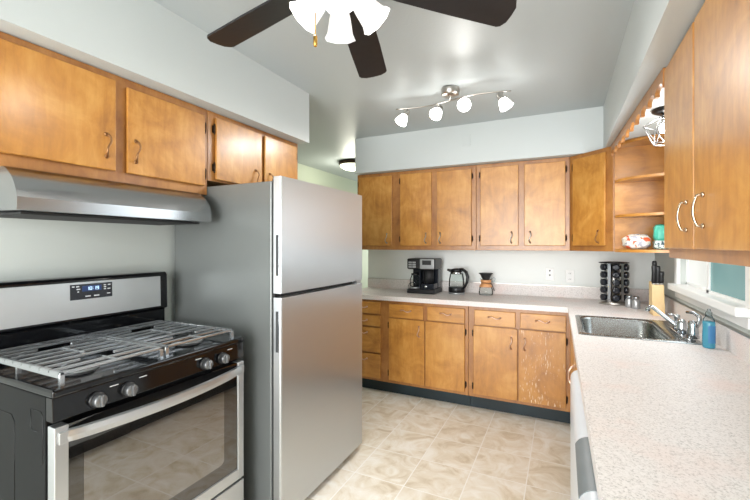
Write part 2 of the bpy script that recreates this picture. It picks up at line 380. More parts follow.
# window over the sink
win = bpy.data.objects.new('window_1', None); COL.objects.link(win); win.location = (XR, (WY0 + WY1) / 2, WZ0); win['kind'] = 'structure'
win['label'] = 'white sliding window over the sink'
m = MB(); C0 = 0.668
m.box(C0, XR, WY0 - 0.085, WY0, WZ0, WZ1 + 0.085, 0.004); m.box(C0, XR, WY1, WY1 + 0.06, WZ0, WZ1 + 0.085, 0.004)
m.box(C0, XR, WY0, WY1, WZ1, WZ1 + 0.085, 0.004)
m.box(0.672, XR, WY0 - 0.02, WY1 + 0.06, 1.045, 1.092, 0.003)
m.build('window_casing', M['white'], win)
MB().box(0.634, 0.80, WY0 - 0.012, WY1 + 0.075, 1.092, 1.1325, 0.006).build('window_sill', M['white'], win)
YM = 2.65
m = MB(); m.box(0.692, 0.716, WY0, WY0 + 0.012, WZ0, WZ1); m.box(0.692, 0.716, WY0, YM, WZ0, WZ0 + 0.018); m.box(0.692, 0.716, WY0, YM, WZ1 - 0.03, WZ1); m.box(0.692, 0.716, YM - 0.040, YM, WZ0, WZ1, 0.003)
m.build('window_sash', M['white'], win)
m = MB(); m.box(0.717, 0.742, WY1 - 0.015, WY1, WZ0, WZ1); m.box(0.717, 0.742, YM - 0.02, WY1, WZ0, WZ0 + 0.018); m.box(0.717, 0.742, YM - 0.02, WY1, WZ1 - 0.03, WZ1); m.box(0.717, 0.742, YM - 0.02, YM + 0.04, WZ0, WZ1, 0.003)
m.build('window_sash', M['white'], win)
MB().box(0.700, 0.706, WY0 + 0.006, YM - 0.03, WZ0 + 0.01, WZ1 - 0.02).build('window_pane', M['paneteal'], win, 'teal frosted pane')
MB().box(0.724, 0.730, YM, WY1 - 0.01, WZ0 + 0.01, WZ1 - 0.02).build('window_pane', M['panewhite'], win, 'white pane')

# ------------------------------------------------------------ cabinet pieces
def s_handle(c, along, out, mat, parent, L=0.046, name='handle'):
    c = Vector(c); al = Vector(along).normalized(); ou = Vector(out).normalized(); la = al.cross(ou)
    m = MB(); pts = []; rs = []
    for i in range(17):
        t = -1 + i / 8.0
        pts.append(c + al * (L * t) + la * (0.0075 * math.sin(math.pi * t)) + ou * (0.004 + 0.020 * (1 - t ** 4)))
        rs.append(0.0040 + 0.0018 * abs(t) ** 3)
    m.tube(pts, rs, 8)
    for t in (-1, 1): m.lathe([(0.0085, 0.0), (0.0085, 0.002), (0.004, 0.006)], c + al * (L * t), 10, M=ou.to_track_quat('Z', 'Y').to_matrix())
    return m.build(name, mat, parent)
def arch_handle(c, along, out, mat, parent, L=0.046):
    c = Vector(c); al = Vector(along).normalized(); ou = Vector(out).normalized(); m = MB()
    pts = [c + al * (-L), c + al * (-L) + ou * 0.012]
    for i in range(11):
        t = -1 + i / 5.0; pts.append(c + al * (L * t * 0.98) + ou * (0.016 + 0.010 * (1 - t * t)))
    pts += [c + al * L + ou * 0.012, c + al * L]
    m.tube(pts, 0.0040, 8)
    for t in (-1, 1): m.lathe([(0.008, 0.0), (0.008, 0.004), (0.005, 0.007)], c + al * (L * t), 10, M=ou.to_track_quat('Z', 'Y').to_matrix())
    return m.build('handle', mat, parent)
def hinge(c, out, parent):
    c = Vector(c); ou = Vector(out).normalized(); m = MB()
    m.cyl(c + Vector((0, 0, -0.022)) + ou * 0.010, c + Vector((0, 0, 0.022)) + ou * 0.010, 0.0052, 8)
    sd = ou.cross(Vector((0, 0, 1)))
    a = c - sd * 0.008; b_ = c + sd * 0.008 + ou * 0.004
    m.box(min(a.x, b_.x) - 1e-4, max(a.x, b_.x) + 1e-4, min(a.y, b_.y) - 1e-4, max(a.y, b_.y) + 1e-4, c.z - 0.019, c.z + 0.019)
    for dz in (-0.026, 0.026): m.lathe([(0.0, -0.005), (0.005, 0.0), (0.0, 0.005)], c + Vector((0, 0, dz)) + ou * 0.010, 8)
    return m.build('hinge', M['darkbronze'], parent)
def slab(facing, plane, a0, a1, z0, z1, name, mat, parent, th=0.018, label=None):
    # a lipped door or drawer front; facing '-y' (plane is Y) or '+x' / '-x' (plane is X)
    m = MB()
    i = 0.009; gp = 0.005
    if facing == '-y': m.box(a0, a1, plane - th, plane - gp, z0, z1, 0.004).box(a0 + i, a1 - i, plane - gp - 0.001, plane - 0.0003, z0 + i, z1 - i)
    elif facing == '+x': m.box(plane + gp, plane + th, a0, a1, z0, z1, 0.004).box(plane + 0.0003, plane + gp + 0.001, a0 + i, a1 - i, z0 + i, z1 - i)
    else: m.box(plane - th, plane - gp, a0, a1, z0, z1, 0.004).box(plane - gp - 0.001, plane - 0.0003, a0 + i, a1 - i, z0 + i, z1 - i)
    return m.build(name, mat, parent, label)
OUT = {'-y': (0, -1, 0), '+x': (1, 0, 0), '-x': (-1, 0, 0)}
def pt(facing, plane, a, z, th=0.018):
    return (a, plane - th, z) if facing == '-y' else ((plane + th, a, z) if facing == '+x' else (plane - th, a, z))
def add_door(cab, facing, plane, a0, a1, z0, z1, mat, hpos=None, hinges=None, hz=None, hmat=None, arch=False):
    d = slab(facing, plane, a0, a1, z0, z1, 'door', mat, cab)
    if hpos is not None:
        f = arch_handle if arch else s_handle
        f(pt(facing, plane, hpos, hz), (0, 0, 1), OUT[facing], hmat or M['bronze'], d)
    if hinges:
        sgn = -1 if hinges == 'lo' else 1
        a = a0 - 0.006 if hinges == 'lo' else a1 + 0.006
        for z in (z0 + 0.065, z1 - 0.065): hinge(pt(facing, plane, a, z, 0.0), OUT[facing], d)
    return d
def add_drawer(cab, plane, a0, a1, z0, z1, hmat):
    d = slab('-y', plane, a0, a1, z0, z1, 'drawer', M['drawerwood'], cab)
    s_handle(pt('-y', plane, (a0 + a1) / 2, (z0 + z1) / 2 + 0.008), (1, 0, 0), (0, -1, 0), hmat, d)
    return d

G = 0.002
# --- left wall cabinets
LX = -1.728
cab = thing('wall_cabinet', 'two-door maple wall cabinet mounted over the range hood', 'cabinet', (XL, 1.05, 1.655), 'maple wall cabinets')
MB().box(XL + G, LX, 0.59, 1.515, 1.655, SZ - 0.002, 0.002).build('body', M['framewood'], cab)
add_door(cab, '+x', LX, 0.615, 1.029, 1.70, 2.085, M['doorwood'], 0.988, 'lo', 1.80)
add_door(cab, '+x', LX, 1.076, 1.489, 1.70, 2.075, M['doorwood'], 1.112, 'hi', 1.80)
cab = thing('wall_cabinet', 'short two-door maple wall cabinet above the refrigerator', 'cabinet', (XL, 1.93, 1.74), 'maple wall cabinets')
MB().box(XL + G, LX, 1.5175, 2.317, 1.735, SZ - 0.002, 0.002).build('body', M['framewood'], cab)
add_door(cab, '+x', LX, 1.562, 1.925, 1.745, 2.085, M['doorwood'], 1.865, 'lo', 1.80)
add_door(cab, '+x', LX, 1.953, 2.285, 1.745, 2.085, M['doorwood'], 1.995, 'hi', 1.80)

# --- back wall cabinets
BY = 3.62
cab = thing('wall_cabinet', 'three-door maple wall cabinet above the coffee maker and kettle', 'cabinet', (-1.32, YB, 1.338), 'maple wall cabinets')
MB().box(-1.935, -0.710, BY, YB - G, 1.338, SZ - 0.002, 0.002).build('body', M['framewood'], cab)
add_door(cab, '-y', BY, -1.915, -1.537, 1.380, 2.082, M['doorwood'], -1.592, 'lo', 1.452, M['nickel'])
add_door(cab, '-y', BY, -1.449, -1.128, 1.380, 2.082, M['doorwood'], -1.183, 'lo', 1.452, M['nickel'])
add_door(cab, '-y', BY, -1.074, -0.750, 1.380, 2.082, M['doorwood'], -1.042, 'hi', 1.452, M['nickel'])
cab = thing('wall_cabinet', 'two-door maple wall cabinet on the back wall above the outlets', 'cabinet', (-0.32, YB, 1.338), 'maple wall cabinets')
MB().box(-0.708, 0.0545, BY, YB - G, 1.338, SZ - 0.002, 0.002).build('body', M['framewood'], cab)
add_door(cab, '-y', BY, -0.669, -0.346, 1.380, 2.082, M['doorwood'], -0.402, 'lo', 1.452, M['nickel'])
add_door(cab, '-y', BY, -0.298, 0.021, 1.380, 2.082, M['doorwood'], -0.250, 'hi', 1.452, M['nickel'])
# --- diagonal corner cabinet
cab = thing('corner_wall_cabinet', 'angled single-door maple corner cabinet above the spice rack', 'cabinet', (0.45, 3.70, 1.338), 'maple wall cabinets')
PA, PB = Vector((0.056, BY, 0)), Vector((0.335, 3.347, 0))
MB().prism([(0.056, YB - G), (PA.x, PA.y), (PB.x, PB.y), (XR - G, 3.347), (XR - G, YB - G)], 1.338, SZ - 0.002, bev=0.002).build('body', M['framewood'], cab)
t = (PB - PA).normalized(); n = Vector((t.y, -t.x, 0)); ln = (PB - PA).length
if n.y > 0: n = -n
def diag(u, o, z): return tuple(PA + t * u + n * o + Vector((0, 0, z)))
m = MB(); u0, u1 = 0.040, ln - 0.055
Md = Matrix(((t.x, -n.x, 0, PA.x), (t.y, -n.y, 0, PA.y), (0, 0, 1, 0), (0, 0, 0, 1)))
m.box(u0, u1, -0.018, -0.0005, 1.380, 2.082, 0.005, M=Md)
dr = m.build('door', M['doorwood'], cab)
s_handle(diag(u1 - 0.055, 0.018, 1.45), (0, 0, 1), n, M['bronze'], dr)
for z in (1.445, 2.017): hinge(diag(u0 - 0.006, 0.0, z), n, dr)
# --- open quarter-round shelves
sh = thing('corner_shelf', 'open quarter-round maple corner shelf holding food bags', 'shelf', (XR, 3.31, 1.335))
CX, CY = XR - G, 3.344
def quarter(rx, ry, k=16): return [(CX, CY)] + [(CX - rx * math.cos(a * math.pi / 2 / k), CY - ry * math.sin(a * math.pi / 2 / k)) for a in range(k + 1)]
MB().box(CX - 0.345, CX, 3.332, CY, 1.335, 2.113).build('side_panel', M['shelfwood'], sh)
MB().box(CX - 0.012, CX, 3.15, 3.332, 1.355, 2.092).build('back_panel', M['shelfwood'], sh)
for z, th in ((1.335, 0.02), (1.583, 0.018), (1.838, 0.018), (2.092, 0.021)):
    MB().prism(quarter(0.345, 0.25), z, z + th).build('shelf', M['shelfwood'], sh)
# --- scalloped valance
m = MB(); y0, y1 = 1.965, 3.330; ns = 10; prof = [(y0, SZ - 0.003), (y0, 2.035)]
p = (y1 - y0) / ns
for i in range(ns):
    b0 = y0 + i * p
    prof += [(b0 + 0.012, 2.035)]
    for k in range(9):
        a = math.pi * k / 8; prof.append((b0 + 0.012 + (p - 0.024) * (0.5 - 0.5 * math.cos(a)), 2.048 + 0.016 * math.sin(a)))
    prof += [(b0 + p - 0.012, 2.035)]
prof += [(y1, 2.035), (y1, SZ - 0.003)]
m.prism(prof, 0.372, 0.390, axis='x'); m.v = [(x - 0.052 * (y - y0) / (y1 - y0), y, z) for x, y, z in m.v]
solo(m, 'valance', M['framewood'], 'scalloped wooden valance board between the right wall cabinets', 'valance', (0.381, 2.64, 2.035))
# --- right wall cabinet
RX = 0.393
cab = thing('wall_cabinet', 'large maple wall cabinet at right with chrome arched pulls', 'cabinet', (XR, 1.51, 1.335), 'maple wall cabinets')
MB().box(RX, XR - G, 1.06, 1.963, 1.335, SZ - 0.002, 0.002).build('body', M['framewood'], cab)
add_door(cab, '-x', RX, 1.568, 1.957, 1.372, 2.10, M['doorwood'], 1.630, None, 1.482, M['warmchrome'], True)
add_door(cab, '-x', RX, 1.100, 1.553, 1.372, 2.10, M['doorwood'], 1.458, None, 1.488, M['warmchrome'], True)

# --- base cabinets, back run
FY = 3.325; BZ = 0.873
def base_body(cab, x0, x1):
    MB().box(x0, x1, FY, YB - G, 0.115, BZ, 0.002).build('body', M['framewood'], cab)
    MB().box(x0, x1, FY + 0.07, FY + 0.085, 0.0, 0.1145).build('toe_kick', M['toe'], cab, 'dark green vinyl toe kick')
cab = thing('base_cabinet', 'maple base cabinet with a four-drawer stack beside the refrigerator', 'cabinet', (-1.33, YB, 0), 'maple base cabinets')
base_body(cab, -1.955, -0.717)
for z0, z1 in ((0.742, 0.852), (0.626, 0.727), (0.380, 0.612), (0.140, 0.364)): 
    d = slab('-y', FY, -1.925, -1.528, z0, z1, 'drawer', M['drawerwood'], cab)
    s_handle(pt('-y', FY, -1.712, z1 - 0.048), (1, 0, 0), (0, -1, 0), M['copper'], d)
add_drawer(cab, FY, -1.440, -1.113, 0.724, 0.846, M['copper']); add_drawer(cab, FY, -1.072, -0.745, 0.724, 0.846, M['copper'])
add_door(cab, '-y', FY, -1.444, -1.100, 0.143, 0.714, M['doorwood'], -1.150, 'lo', 0.615, M['copper'])
add_door(cab, '-y', FY, -1.090, -0.745, 0.143, 0.714, M['doorwood'], None, 'hi')
cab = thing('base_cabinet', 'maple base cabinet with a scratched door next to the sink corner', 'cabinet', (-0.33, YB, 0), 'maple base cabinets')
base_body(cab, -0.715, 0.060)
add_drawer(cab, FY, -0.664, -0.340, 0.724, 0.846, M['copper']); add_drawer(cab, FY, -0.304, 0.025, 0.724, 0.846, M['copper'])
add_door(cab, '-y', FY, -0.672, -0.325, 0.143, 0.714, M['doorwood'], -0.372, 'lo', 0.600, M['copper'])
add_door(cab, '-y', FY, -0.314, 0.024, 0.143, 0.714, M['fleckwood'], -0.270, 'hi', 0.600, M['copper'])['label'] = 'door with pale scratches'
# --- base cabinets, right run
cab = thing('sink_cabinet', 'maple base cabinet under the sink beside the white dishwasher', 'cabinet', (XR, 2.6, 0), 'maple base cabinets')
m = MB()
m.box(0.068, 0.09, 1.845, 3.322, 0.115, BZ); m.box(0.09, XR - G, 1.845, 1.865, 0.115, BZ); m.box(0.09, XR - G, 1.865, 3.322, 0.115, 0.135); m.box(0.09, XR - G, 3.30, 3.322, 0.135, BZ)
m.build('body', M['framewood'], cab)
MB().box(0.14, 0.155, 1.845, 3.322, 0, 0.1145).build('toe_kick', M['toe'], cab)
add_door(cab, '-x', 0.068, 1.90, 2.50, 0.143, 0.84, M['doorwood'], 1.98, None, 0.795, M['copper'])
add_door(cab, '-x', 0.068, 2.53, 3.15, 0.143, 0.84, M['doorwood'], None, None)
cab = thing('base_cabinet', 'maple base cabinet nearest the camera beside the white dishwasher', 'cabinet', (XR, 0.2, 0), 'maple base cabinets')
MB().box(0.085, XR - G, -0.25, 0.695, 0.115, BZ, 0.002).build('body', M['framewood'], cab)
MB().box(0.15, 0.165, -0.25, 0.695, 0, 0.1145).build('toe_kick', M['toe'], cab)
add_door(cab, '-x', 0.085, -0.21, 0.66, 0.143, 0.84, M['doorwood'], None, None)
# --- dishwasher
dw = thing('dishwasher', 'white dishwasher under the right counter with a grey handle pocket', 'dishwasher', (0.36, 1.27, 0))
DX = 0.030; RR = 0.038; ZT = 0.868
MB().box(DX + 0.045, XR - 0.03, 0.70, 1.84, 0.10, ZT - 0.004).build('body', M['dishwhite'], dw)
prof = [(DX + 0.044, 0.13), (DX, 0.13)] + [(DX + RR - RR * math.cos(a * math.pi / 16), ZT - RR + RR * math.sin(a * math.pi / 16)) for a in range(9)] + [(DX + 0.044, ZT)]
dd = MB().prism(prof, 0.70, 1.835, axis='y', bev=0.0).build('door', M['dishwhite'], dw)
m = MB()
R2 = RR + 0.0015
pa = [(DX + RR - R2 * math.cos(a), ZT - RR + R2 * math.sin(a)) for a in [math.pi / 2 * (0.22 + 0.74 * k / 10) for k in range(11)]]
pb = [(DX + RR - (RR - 0.004) * math.cos(a), ZT - RR + (RR - 0.004) * math.sin(a)) for a in [math.pi / 2 * (0.22 + 0.74 * k / 10) for k in range(11)]]
m.prism(pa + pb[::-1], 0.945, 1.20, axis='y')
m.build('handle_pocket', M['dishgrey'], dd, 'grey handle pocket')
MB().box(DX + 0.10, DX + 0.115, 0.70, 1.835, 0.0, 0.10).build('toe_kick', M['blackplastic'], dw)
for yy in (0.75, 1.79): MB().box(0.55, 0.60, yy - 0.02, yy + 0.02, 0.0, 0.101).build('foot', M['blackplastic'], dw)

# --- countertop
ct = thing('countertop', 'speckled pale laminate L-shaped countertop with low backsplash', 'countertop', (0.3, 3.2, 0.874))
xe = lambda y: 0.066 - 0.0112 * (y - 0.8)
SX0, SX1, SY0, SY1 = 0.098, 0.585, 2.352, 2.940     # cut-out for the sink
m = MB(); Z0, Z1 = 0.874, 0.914; YF = 3.300
m.box(-1.962, XR - G, YF, YB - G, Z0, Z1)
m.prism([(xe(YF), YF), (XR - G, YF), (XR - G, SY1), (xe(SY1), SY1)], Z0, Z1)
m.prism([(xe(SY1), SY1), (SX0, SY1), (SX0, SY0), (xe(SY0), SY0)], Z0, Z1)
m.box(SX1, XR - G, SY0, SY1, Z0, Z1)
m.prism([(xe(SY0), SY0), (XR - G, SY0), (XR - G, -0.25), (xe(-0.25), -0.25)], Z0, Z1)
m.build('worktop', M['lam'], ct)
MB().box(-1.962, XR - 0.022, YB - 0.022, YB - G, Z1, 1.015).build('backsplash', M['lam'], ct)
MB().box(XR - 0.022, XR - G, -0.25, YB - G, Z1, 1.015).build('backsplash', M['lam'], ct)
MB().box(-1.962, XR - 0.022, YB - 0.024, YB - G, 1.015, 1.019).build('edge_strip', M['nickel'], ct)
MB().box(XR - 0.024, XR - G, -0.25, YB - G, 1.015, 1.019).build('edge_strip', M['nickel'], ct)

# --- sink
sk = thing('kitchen_sink', 'stainless steel drop-in sink set in the right countertop', 'sink', (0.34, 2.645, 0.914))
X0, X1, Y0, Y1 = 0.076, 0.606, 2.328, 2.962
bx0, bx1, by0, by1 = 0.112, 0.490, 2.375, 2.915
def rrect(x0, x1, y0, y1, r, z, k=6):
    out = []
    for cx_, cy_, a0 in ((x1 - r, y1 - r, 0), (x0 + r, y1 - r, 90), (x0 + r, y0 + r, 180), (x1 - r, y0 + r, 270)):
        for i in range(k + 1):
            a = math.radians(a0 + 90.0 * i / k); out.append((cx_ + r * math.cos(a), cy_ + r * math.sin(a), z))
    return out
loops = [rrect(X0, X1, Y0, Y1, 0.018, 0.9142), rrect(X0 + .003, X1 - .003, Y0 + .003, Y1 - .003, 0.018, 0.9185), rrect(bx0 - .014, bx1 + .014, by0 - .014, by1 + .014, 0.075, 0.9185),
         rrect(bx0 - .004, bx1 + .004, by0 - .004, by1 + .004, 0.07, 0.914), rrect(bx0, bx1, by0, by1, 0.068, 0.905), rrect(bx0 + .012, bx1 - .012, by0 + .012, by1 - .012, 0.06, 0.765),
         rrect(bx0 + .03, bx1 - .03, by0 + .03, by1 - .03, 0.05, 0.748), rrect(0.28, 0.32, 2.62, 2.66, 0.0195, 0.745)]
m = MB(); vsx = []; 
for lp in loops: vsx += lp
nn = len(loops[0]); fs = []
for i in range(len(loops) - 1):
    for k in range(nn): fs.append([i * nn + k, i * nn + (k + 1) % nn, (i + 1) * nn + (k + 1) % nn, (i + 1) * nn + k])
fs.append([(len(loops) - 1) * nn + k for k in range(nn)])
m.add(vsx, fs, True); m.build('basin', M['steelsink'], sk)
MB().lathe([(0.0, 0.7465), (0.036, 0.7465), (0.042, 0.749), (0.042, 0.7475)], (0.30, 2.64, 0), 20).build('drain', M['chrome'], sk)
# --- faucet
fc = thing('faucet', 'chrome single-lever kitchen faucet with a long spout over the sink', 'faucet', (0.565, 2.55, 0.9185))
m = MB(); m.prism(rr := [(a, b) for a, b, c in rrect(0.538, 0.592, 2.385, 2.705, 0.026, 0)], 0.9187, 0.930, bev=0.003); m.build('base_plate', M['chrome'], fc)
m = MB(); m.lathe([(0.026, 0.930), (0.025, 0.95), (0.021, 0.975), (0.020, 0.985), (0.012, 0.996), (0.0, 0.998)], (0.565, 2.555, 0), 20)
m.tube([(0.562, 2.556, 0.95), (0.53, 2.570, 0.972), (0.50, 2.584, 0.998), (0.468, 2.600, 1.026), (0.446, 2.612, 1.044), (0.434, 2.619, 1.045), (0.429, 2.622, 1.033), (0.428, 2.623, 1.020)], [0.013, 0.012, 0.011, 0.0105, 0.0105, 0.011, 0.0115, 0.012], 12)
m.build('spout', M['chrome'], fc)
m = MB(); m.lathe([(0.026, 0.930), (0.024, 0.955), (0.022, 0.98), (0.022, 1.0), (0.018, 1.012), (0.0, 1.016)], (0.578, 2.410, 0), 20)
m.tube([(0.588, 2.402, 0.985), (0.600, 2.392, 1.015), (0.598, 2.392, 1.040), (0.580, 2.405, 1.054), (0.556, 2.425, 1.053)], [0.014, 0.015, 0.0135, 0.011, 0.009], 12, flat=0.7)
m.build('lever', M['chrome'], fc)
m = MB(); m.lathe([(0.019, 0.930), (0.016, 0.95), (0.012, 0.975), (0.015, 0.992), (0.015, 1.003), (0.0, 1.007)], (0.566, 2.655, 0), 16)
m.tube([(0.566, 2.655, 0.996), (0.545, 2.645, 1.004), (0.525, 2.640, 1.006)], [0.006, 0.006, 0.005], 8)
m.build('side_sprayer', M['chrome'], fc)

# ------------------------------------------------------------ refrigerator
FR = thing('refrigerator', 'stainless steel top-freezer refrigerator standing beside the range', 'refrigerator', (-1.62, 1.95, 0))
FY0, FY1, FX = 1.517, 2.378, -1.231
MB().box(-1.995, -1.292, FY0 + 0.003, FY1 - 0.003, 0.035, 1.702, 0.006).build('body', M['greyside'], FR, 'grey painted cabinet')
MB().box(-1.292, -1.276, FY0 + 0.010, FY1 - 0.010, 0.06, 1.71).build('gasket', M['gasket'], FR)
for nm, z0, z1, p0, p1 in (('freezer_door', 1.149, 1.722, 1.235, 1.435), ('fridge_door', 0.042, 1.128, 0.862, 1.062)):
    m = MB(); pr = [(-1.276, FY0), (-1.240, FY0), (-1.2335, FY0 + 0.004), (-1.231, FY0 + 0.011)]
    pr += [(-1.231 + 0.004 * math.sin(math.pi * k / 12), FY0 + 0.011 + (FY1 - FY0 - 0.022) * k / 12) for k in range(1, 12)]
    pr += [(-1.231, FY1 - 0.011), (-1.2335, FY1 - 0.004), (-1.240, FY1), (-1.276, FY1)]
    m.prism(pr, z0, z1, smooth=False)
    d = m.build(nm, M['steel'], FR)
    m = MB(); m.box(-1.262, -1.246, FY0 - 0.0015, FY0 + 0.004, p0, p1, 0.001); m.build('handle_recess', M['recess'], d, 'dark recessed grip')
    m = MB(); m.box(-1.2445, -1.2405, FY0 - 0.002, FY0 + 0.003, p0, p1, 0.0008); m.build('grip_edge', M['chrome'], d)
MB().box(-1.286, -1.240, FY1 - 0.07, FY1 - 0.012, 1.1285, 1.1485).build('middle_hinge', M['silver'], FR)
for x in (-1.93, -1.31):
    for y in (1.57, 2.33): MB().cyl((x, y, 0.0), (x, y, 0.037), 0.018, 12).build('foot', M['blackplastic'], FR)
MB().box(-1.30, -1.28, FY0 + 0.02, FY1 - 0.02, 0.012, 0.06).build('kick_grille', M['gasket'], FR)

# ------------------------------------------------------------ range
RG = thing('gas_range', 'stainless and black freestanding gas range with four burners', 'range', (-1.70, 1.02, 0))
RY0, RY1, RF = 0.641, 1.419, -1.37
m = MB(); m.box(-2.005, -1.412, RY0, RY1, 0.03, 0.925, 0.004)
m.build('body', M['blackside'], RG, 'black enamel sides')
# embossed outlines on the near side panel
m = MB()
def loopy(pts, r=0.0009): m.tube([(a, RY0 - 0.0005, b) for a, b in pts], r, 6)
loopy([(-1.98, 0.835), (-1.62, 0.835), (-1.60, 0.815), (-1.60, 0.12)]); loopy([(-1.50, 0.875), (-1.44, 0.875), (-1.43, 0.865), (-1.43, 0.72), (-1.44, 0.71), (-1.445, 0.71)]); loopy([(-1.50, 0.875), (-1.50, 0.82), (-1.49, 0.81), (-1.46, 0.81)])
m.build('side_emboss', M['black'], RG)
m = MB(); m.box(-1.955, -1.372, RY0 - 0.002, RY1 + 0.002, 0.925, 0.948, 0.006, 3)
m.build('cooktop', M['black'], RG)
m = MB(); m.prism([(-1.412, 0.852), (-1.374, 0.852), (-1.378, 0.9245), (-1.412, 0.9245)], RY0, RY1, axis='y', bev=0.002)
cp = m.build('control_panel', M['black'], RG)
for y in (0.806, 0.908, 1.148, 1.320):
    MB().box(-1.3763, -1.3745, y, y + 0.028, 0.907, 0.9095).build('printed_mark', M['mark'], cp)
for y in (0.764, 0.866, 1.194, 1.286):
    k = MB(); Mx = Vector((1, 0, -0.05)).to_track_quat('Z', 'Y').to_matrix()
    k.lathe([(0.026, 0.0), (0.026, 0.006), (0.022, 0.010)], (-1.3758, y, 0.881), 22, M=Mx)
    kk = k.build('knob', M['blackplastic'], RG)
    k = MB(); k.lathe([(0.021, 0.010), (0.0205, 0.026), (0.018, 0.030), (0.0, 0.031)], (-1.3758, y, 0.881), 22, M=Mx)
    k.box(-1.35, -1.337, y - 0.0045, y + 0.0045, 0.863, 0.899, 0.002)
    k.build('knob_cap', M['knobgrey'], kk)
# oven door
m = MB(); DZ0, DZ1 = 0.287, 0.836
m.box(-1.410, RF, RY0 + 0.003, 0.682, DZ0, DZ1, 0.003); m.box(-1.410, RF, 1.380, RY1 - 0.003, DZ0, DZ1, 0.003)
m.box(-1.410, RF, 0.682, 1.380, DZ0, 0.337, 0.002)
od = m.build('oven_door', M['steel'], RG)
MB().box(-1.408, RF - 0.006, 0.682, 1.380, 0.337, DZ1 - 0.002).build('door_glass', M['ovenborder'], od)
m = MB(); m.prism([(a, b) for a, b, c in rrect(0.726, 1.300, 0.400, 0.762, 0.022, 0)], RF - 0.0062, RF - 0.0052, axis='x')
m.build('oven_window', M['ovenwin'], od, 'reflective oven window')
m = MB(); pa = []; 
K = 24
vv = []; ff = []
for i in range(K + 1):
    t = i / K; y = 0.668 + (1.400 - 0.668) * t; bow = math.sin(math.pi * t) ** 0.75
    xo = RF + 0.004 + 0.052 * bow; xi = xo - 0.012
    vv += [(xi, y, 0.781), (xo, y, 0.784), (xo + 0.002, y, 0.80), (xo, y, 0.818), (xi, y, 0.821)]
for i in range(K):
    for k in range(5): ff.append([i * 5 + k, i * 5 + (k + 1) % 5, (i + 1) * 5 + (k + 1) % 5, (i + 1) * 5 + k])
ff.append([0, 1, 2, 3, 4]); ff.append([K * 5 + k for k in (4, 3, 2, 1, 0)])
m.add(vv, ff, False); m.box(RF - 0.002, RF + 0.008, 0.653, 0.680, 0.783, 0.819, 0.002); m.box(RF - 0.002, RF + 0.008, 1.388, 1.410, 0.783, 0.819, 0.002)
m.build('handle', M['steel'], od)
m = MB(); m.box(-1.410, RF, RY0 + 0.003, RY1 - 0.003, 0.062, 0.275, 0.003); m.build('storage_drawer', M['steel'], RG)
for x in (-1.95, -1.47):
    for y in (0.68, 1.37): MB().cyl((x, y, 0.0), (x, y, 0.031), 0.016, 10).build('foot', M['blackplastic'], RG)
# backguard
BX = -1.905
m = MB(); m.prism([(-2.005, 0.925), (-1.935, 0.925), (-1.935, 1.045), (BX - 0.008, 1.055), (BX - 0.012, 1.232), (-1.93, 1.243), (-2.005, 1.243)], RY0, RY1, axis='y', bev=0.004)
bg = m.build('backguard', M['black'], RG)
m = MB(); m.prism([(BX - 0.010, 1.066), (BX - 0.0055, 1.066), (BX - 0.0095, 1.222), (BX - 0.014, 1.222)], RY0 + 0.02, RY1 - 0.042, axis='y')
m.build('steel_panel', M['steel'], bg, 'stainless panel')
def bgp(y0, y1, z0, z1, e0, e1, mm):
    f = lambda z: BX - 0.0055 - 0.004 * (z - 1.066) / 0.156
    mm.prism([(f(z0) + e0, z0), (f(z0) + e1, z0), (f(z1) + e1, z1), (f(z1) + e0, z1)], y0, y1, axis='y'); return mm
PY0, PY1 = 0.925, 1.099
# measured control display on the backguard
def bgd(y0, y1, z0, z1, e0, e1, mm):
    g = lambda z: 1.146 + (z - 1.115) * 0.76
    return bgp(y0 + 0.031, y1 + 0.031, g(z0), g(z1), e0, e1, mm)
dp = bgd(PY0, PY1, 1.115, 1.203, -0.001, 0.002, MB()).build('control_display', M['darkblueplastic'], bg, 'black control display')
bgd(0.972, 1.052, 1.160, 1.192, 0.002, 0.0026, MB()).build('screen', M['display'], dp, 'blue lit clock screen')
SEG = {'0': 'abcdef', '1': 'bc', '9': 'abcdfg'}
m = MB()
def digit(ch, y, z, wd=0.0095, hh=0.019, t_=0.0022):
    R = {'a': (0, wd, hh - t_, hh), 'd': (0, wd, 0, t_), 'g': (0, wd, hh / 2 - t_ / 2, hh / 2 + t_ / 2), 'b': (wd - t_, wd, hh / 2, hh), 'c': (wd - t_, wd, 0, hh / 2), 'f': (0, t_, hh / 2, hh), 'e': (0, t_, 0, hh / 2)}
    for s_ in SEG[ch]: a = R[s_]; bgd(y + a[0], y + a[1], z + a[2], z + a[3], 0.0026, 0.0032, m)
for ch, y in (('1', 0.990), ('0', 1.002), ('1', 1.019), ('9', 1.031)): digit(ch, y, 1.1665)
for z in (1.171, 1.180): bgd(1.0145, 1.0168, z, z + 0.0025, 0.0026, 0.0032, m)
m.build('clock_digits', M['digit'], dp)
BM = ((0.932, 1.188, 0.010), (0.948, 1.188, 0.012), (0.950, 1.172, 0.014), (0.953, 1.157, 0.006), (0.984, 1.128, 0.022), (1.020, 1.128, 0.022), (1.062, 1.186, 0.010), (1.062, 1.174, 0.010), (1.062, 1.162, 0.010), (1.080, 1.186, 0.012), (1.078, 1.162, 0.013), (1.076, 1.134, 0.014))
for y, z, w_ in BM: bgd(y, y + w_, z, z + 0.006, 0.002, 0.0026, MB()).build('button_mark', M['mark'], dp)
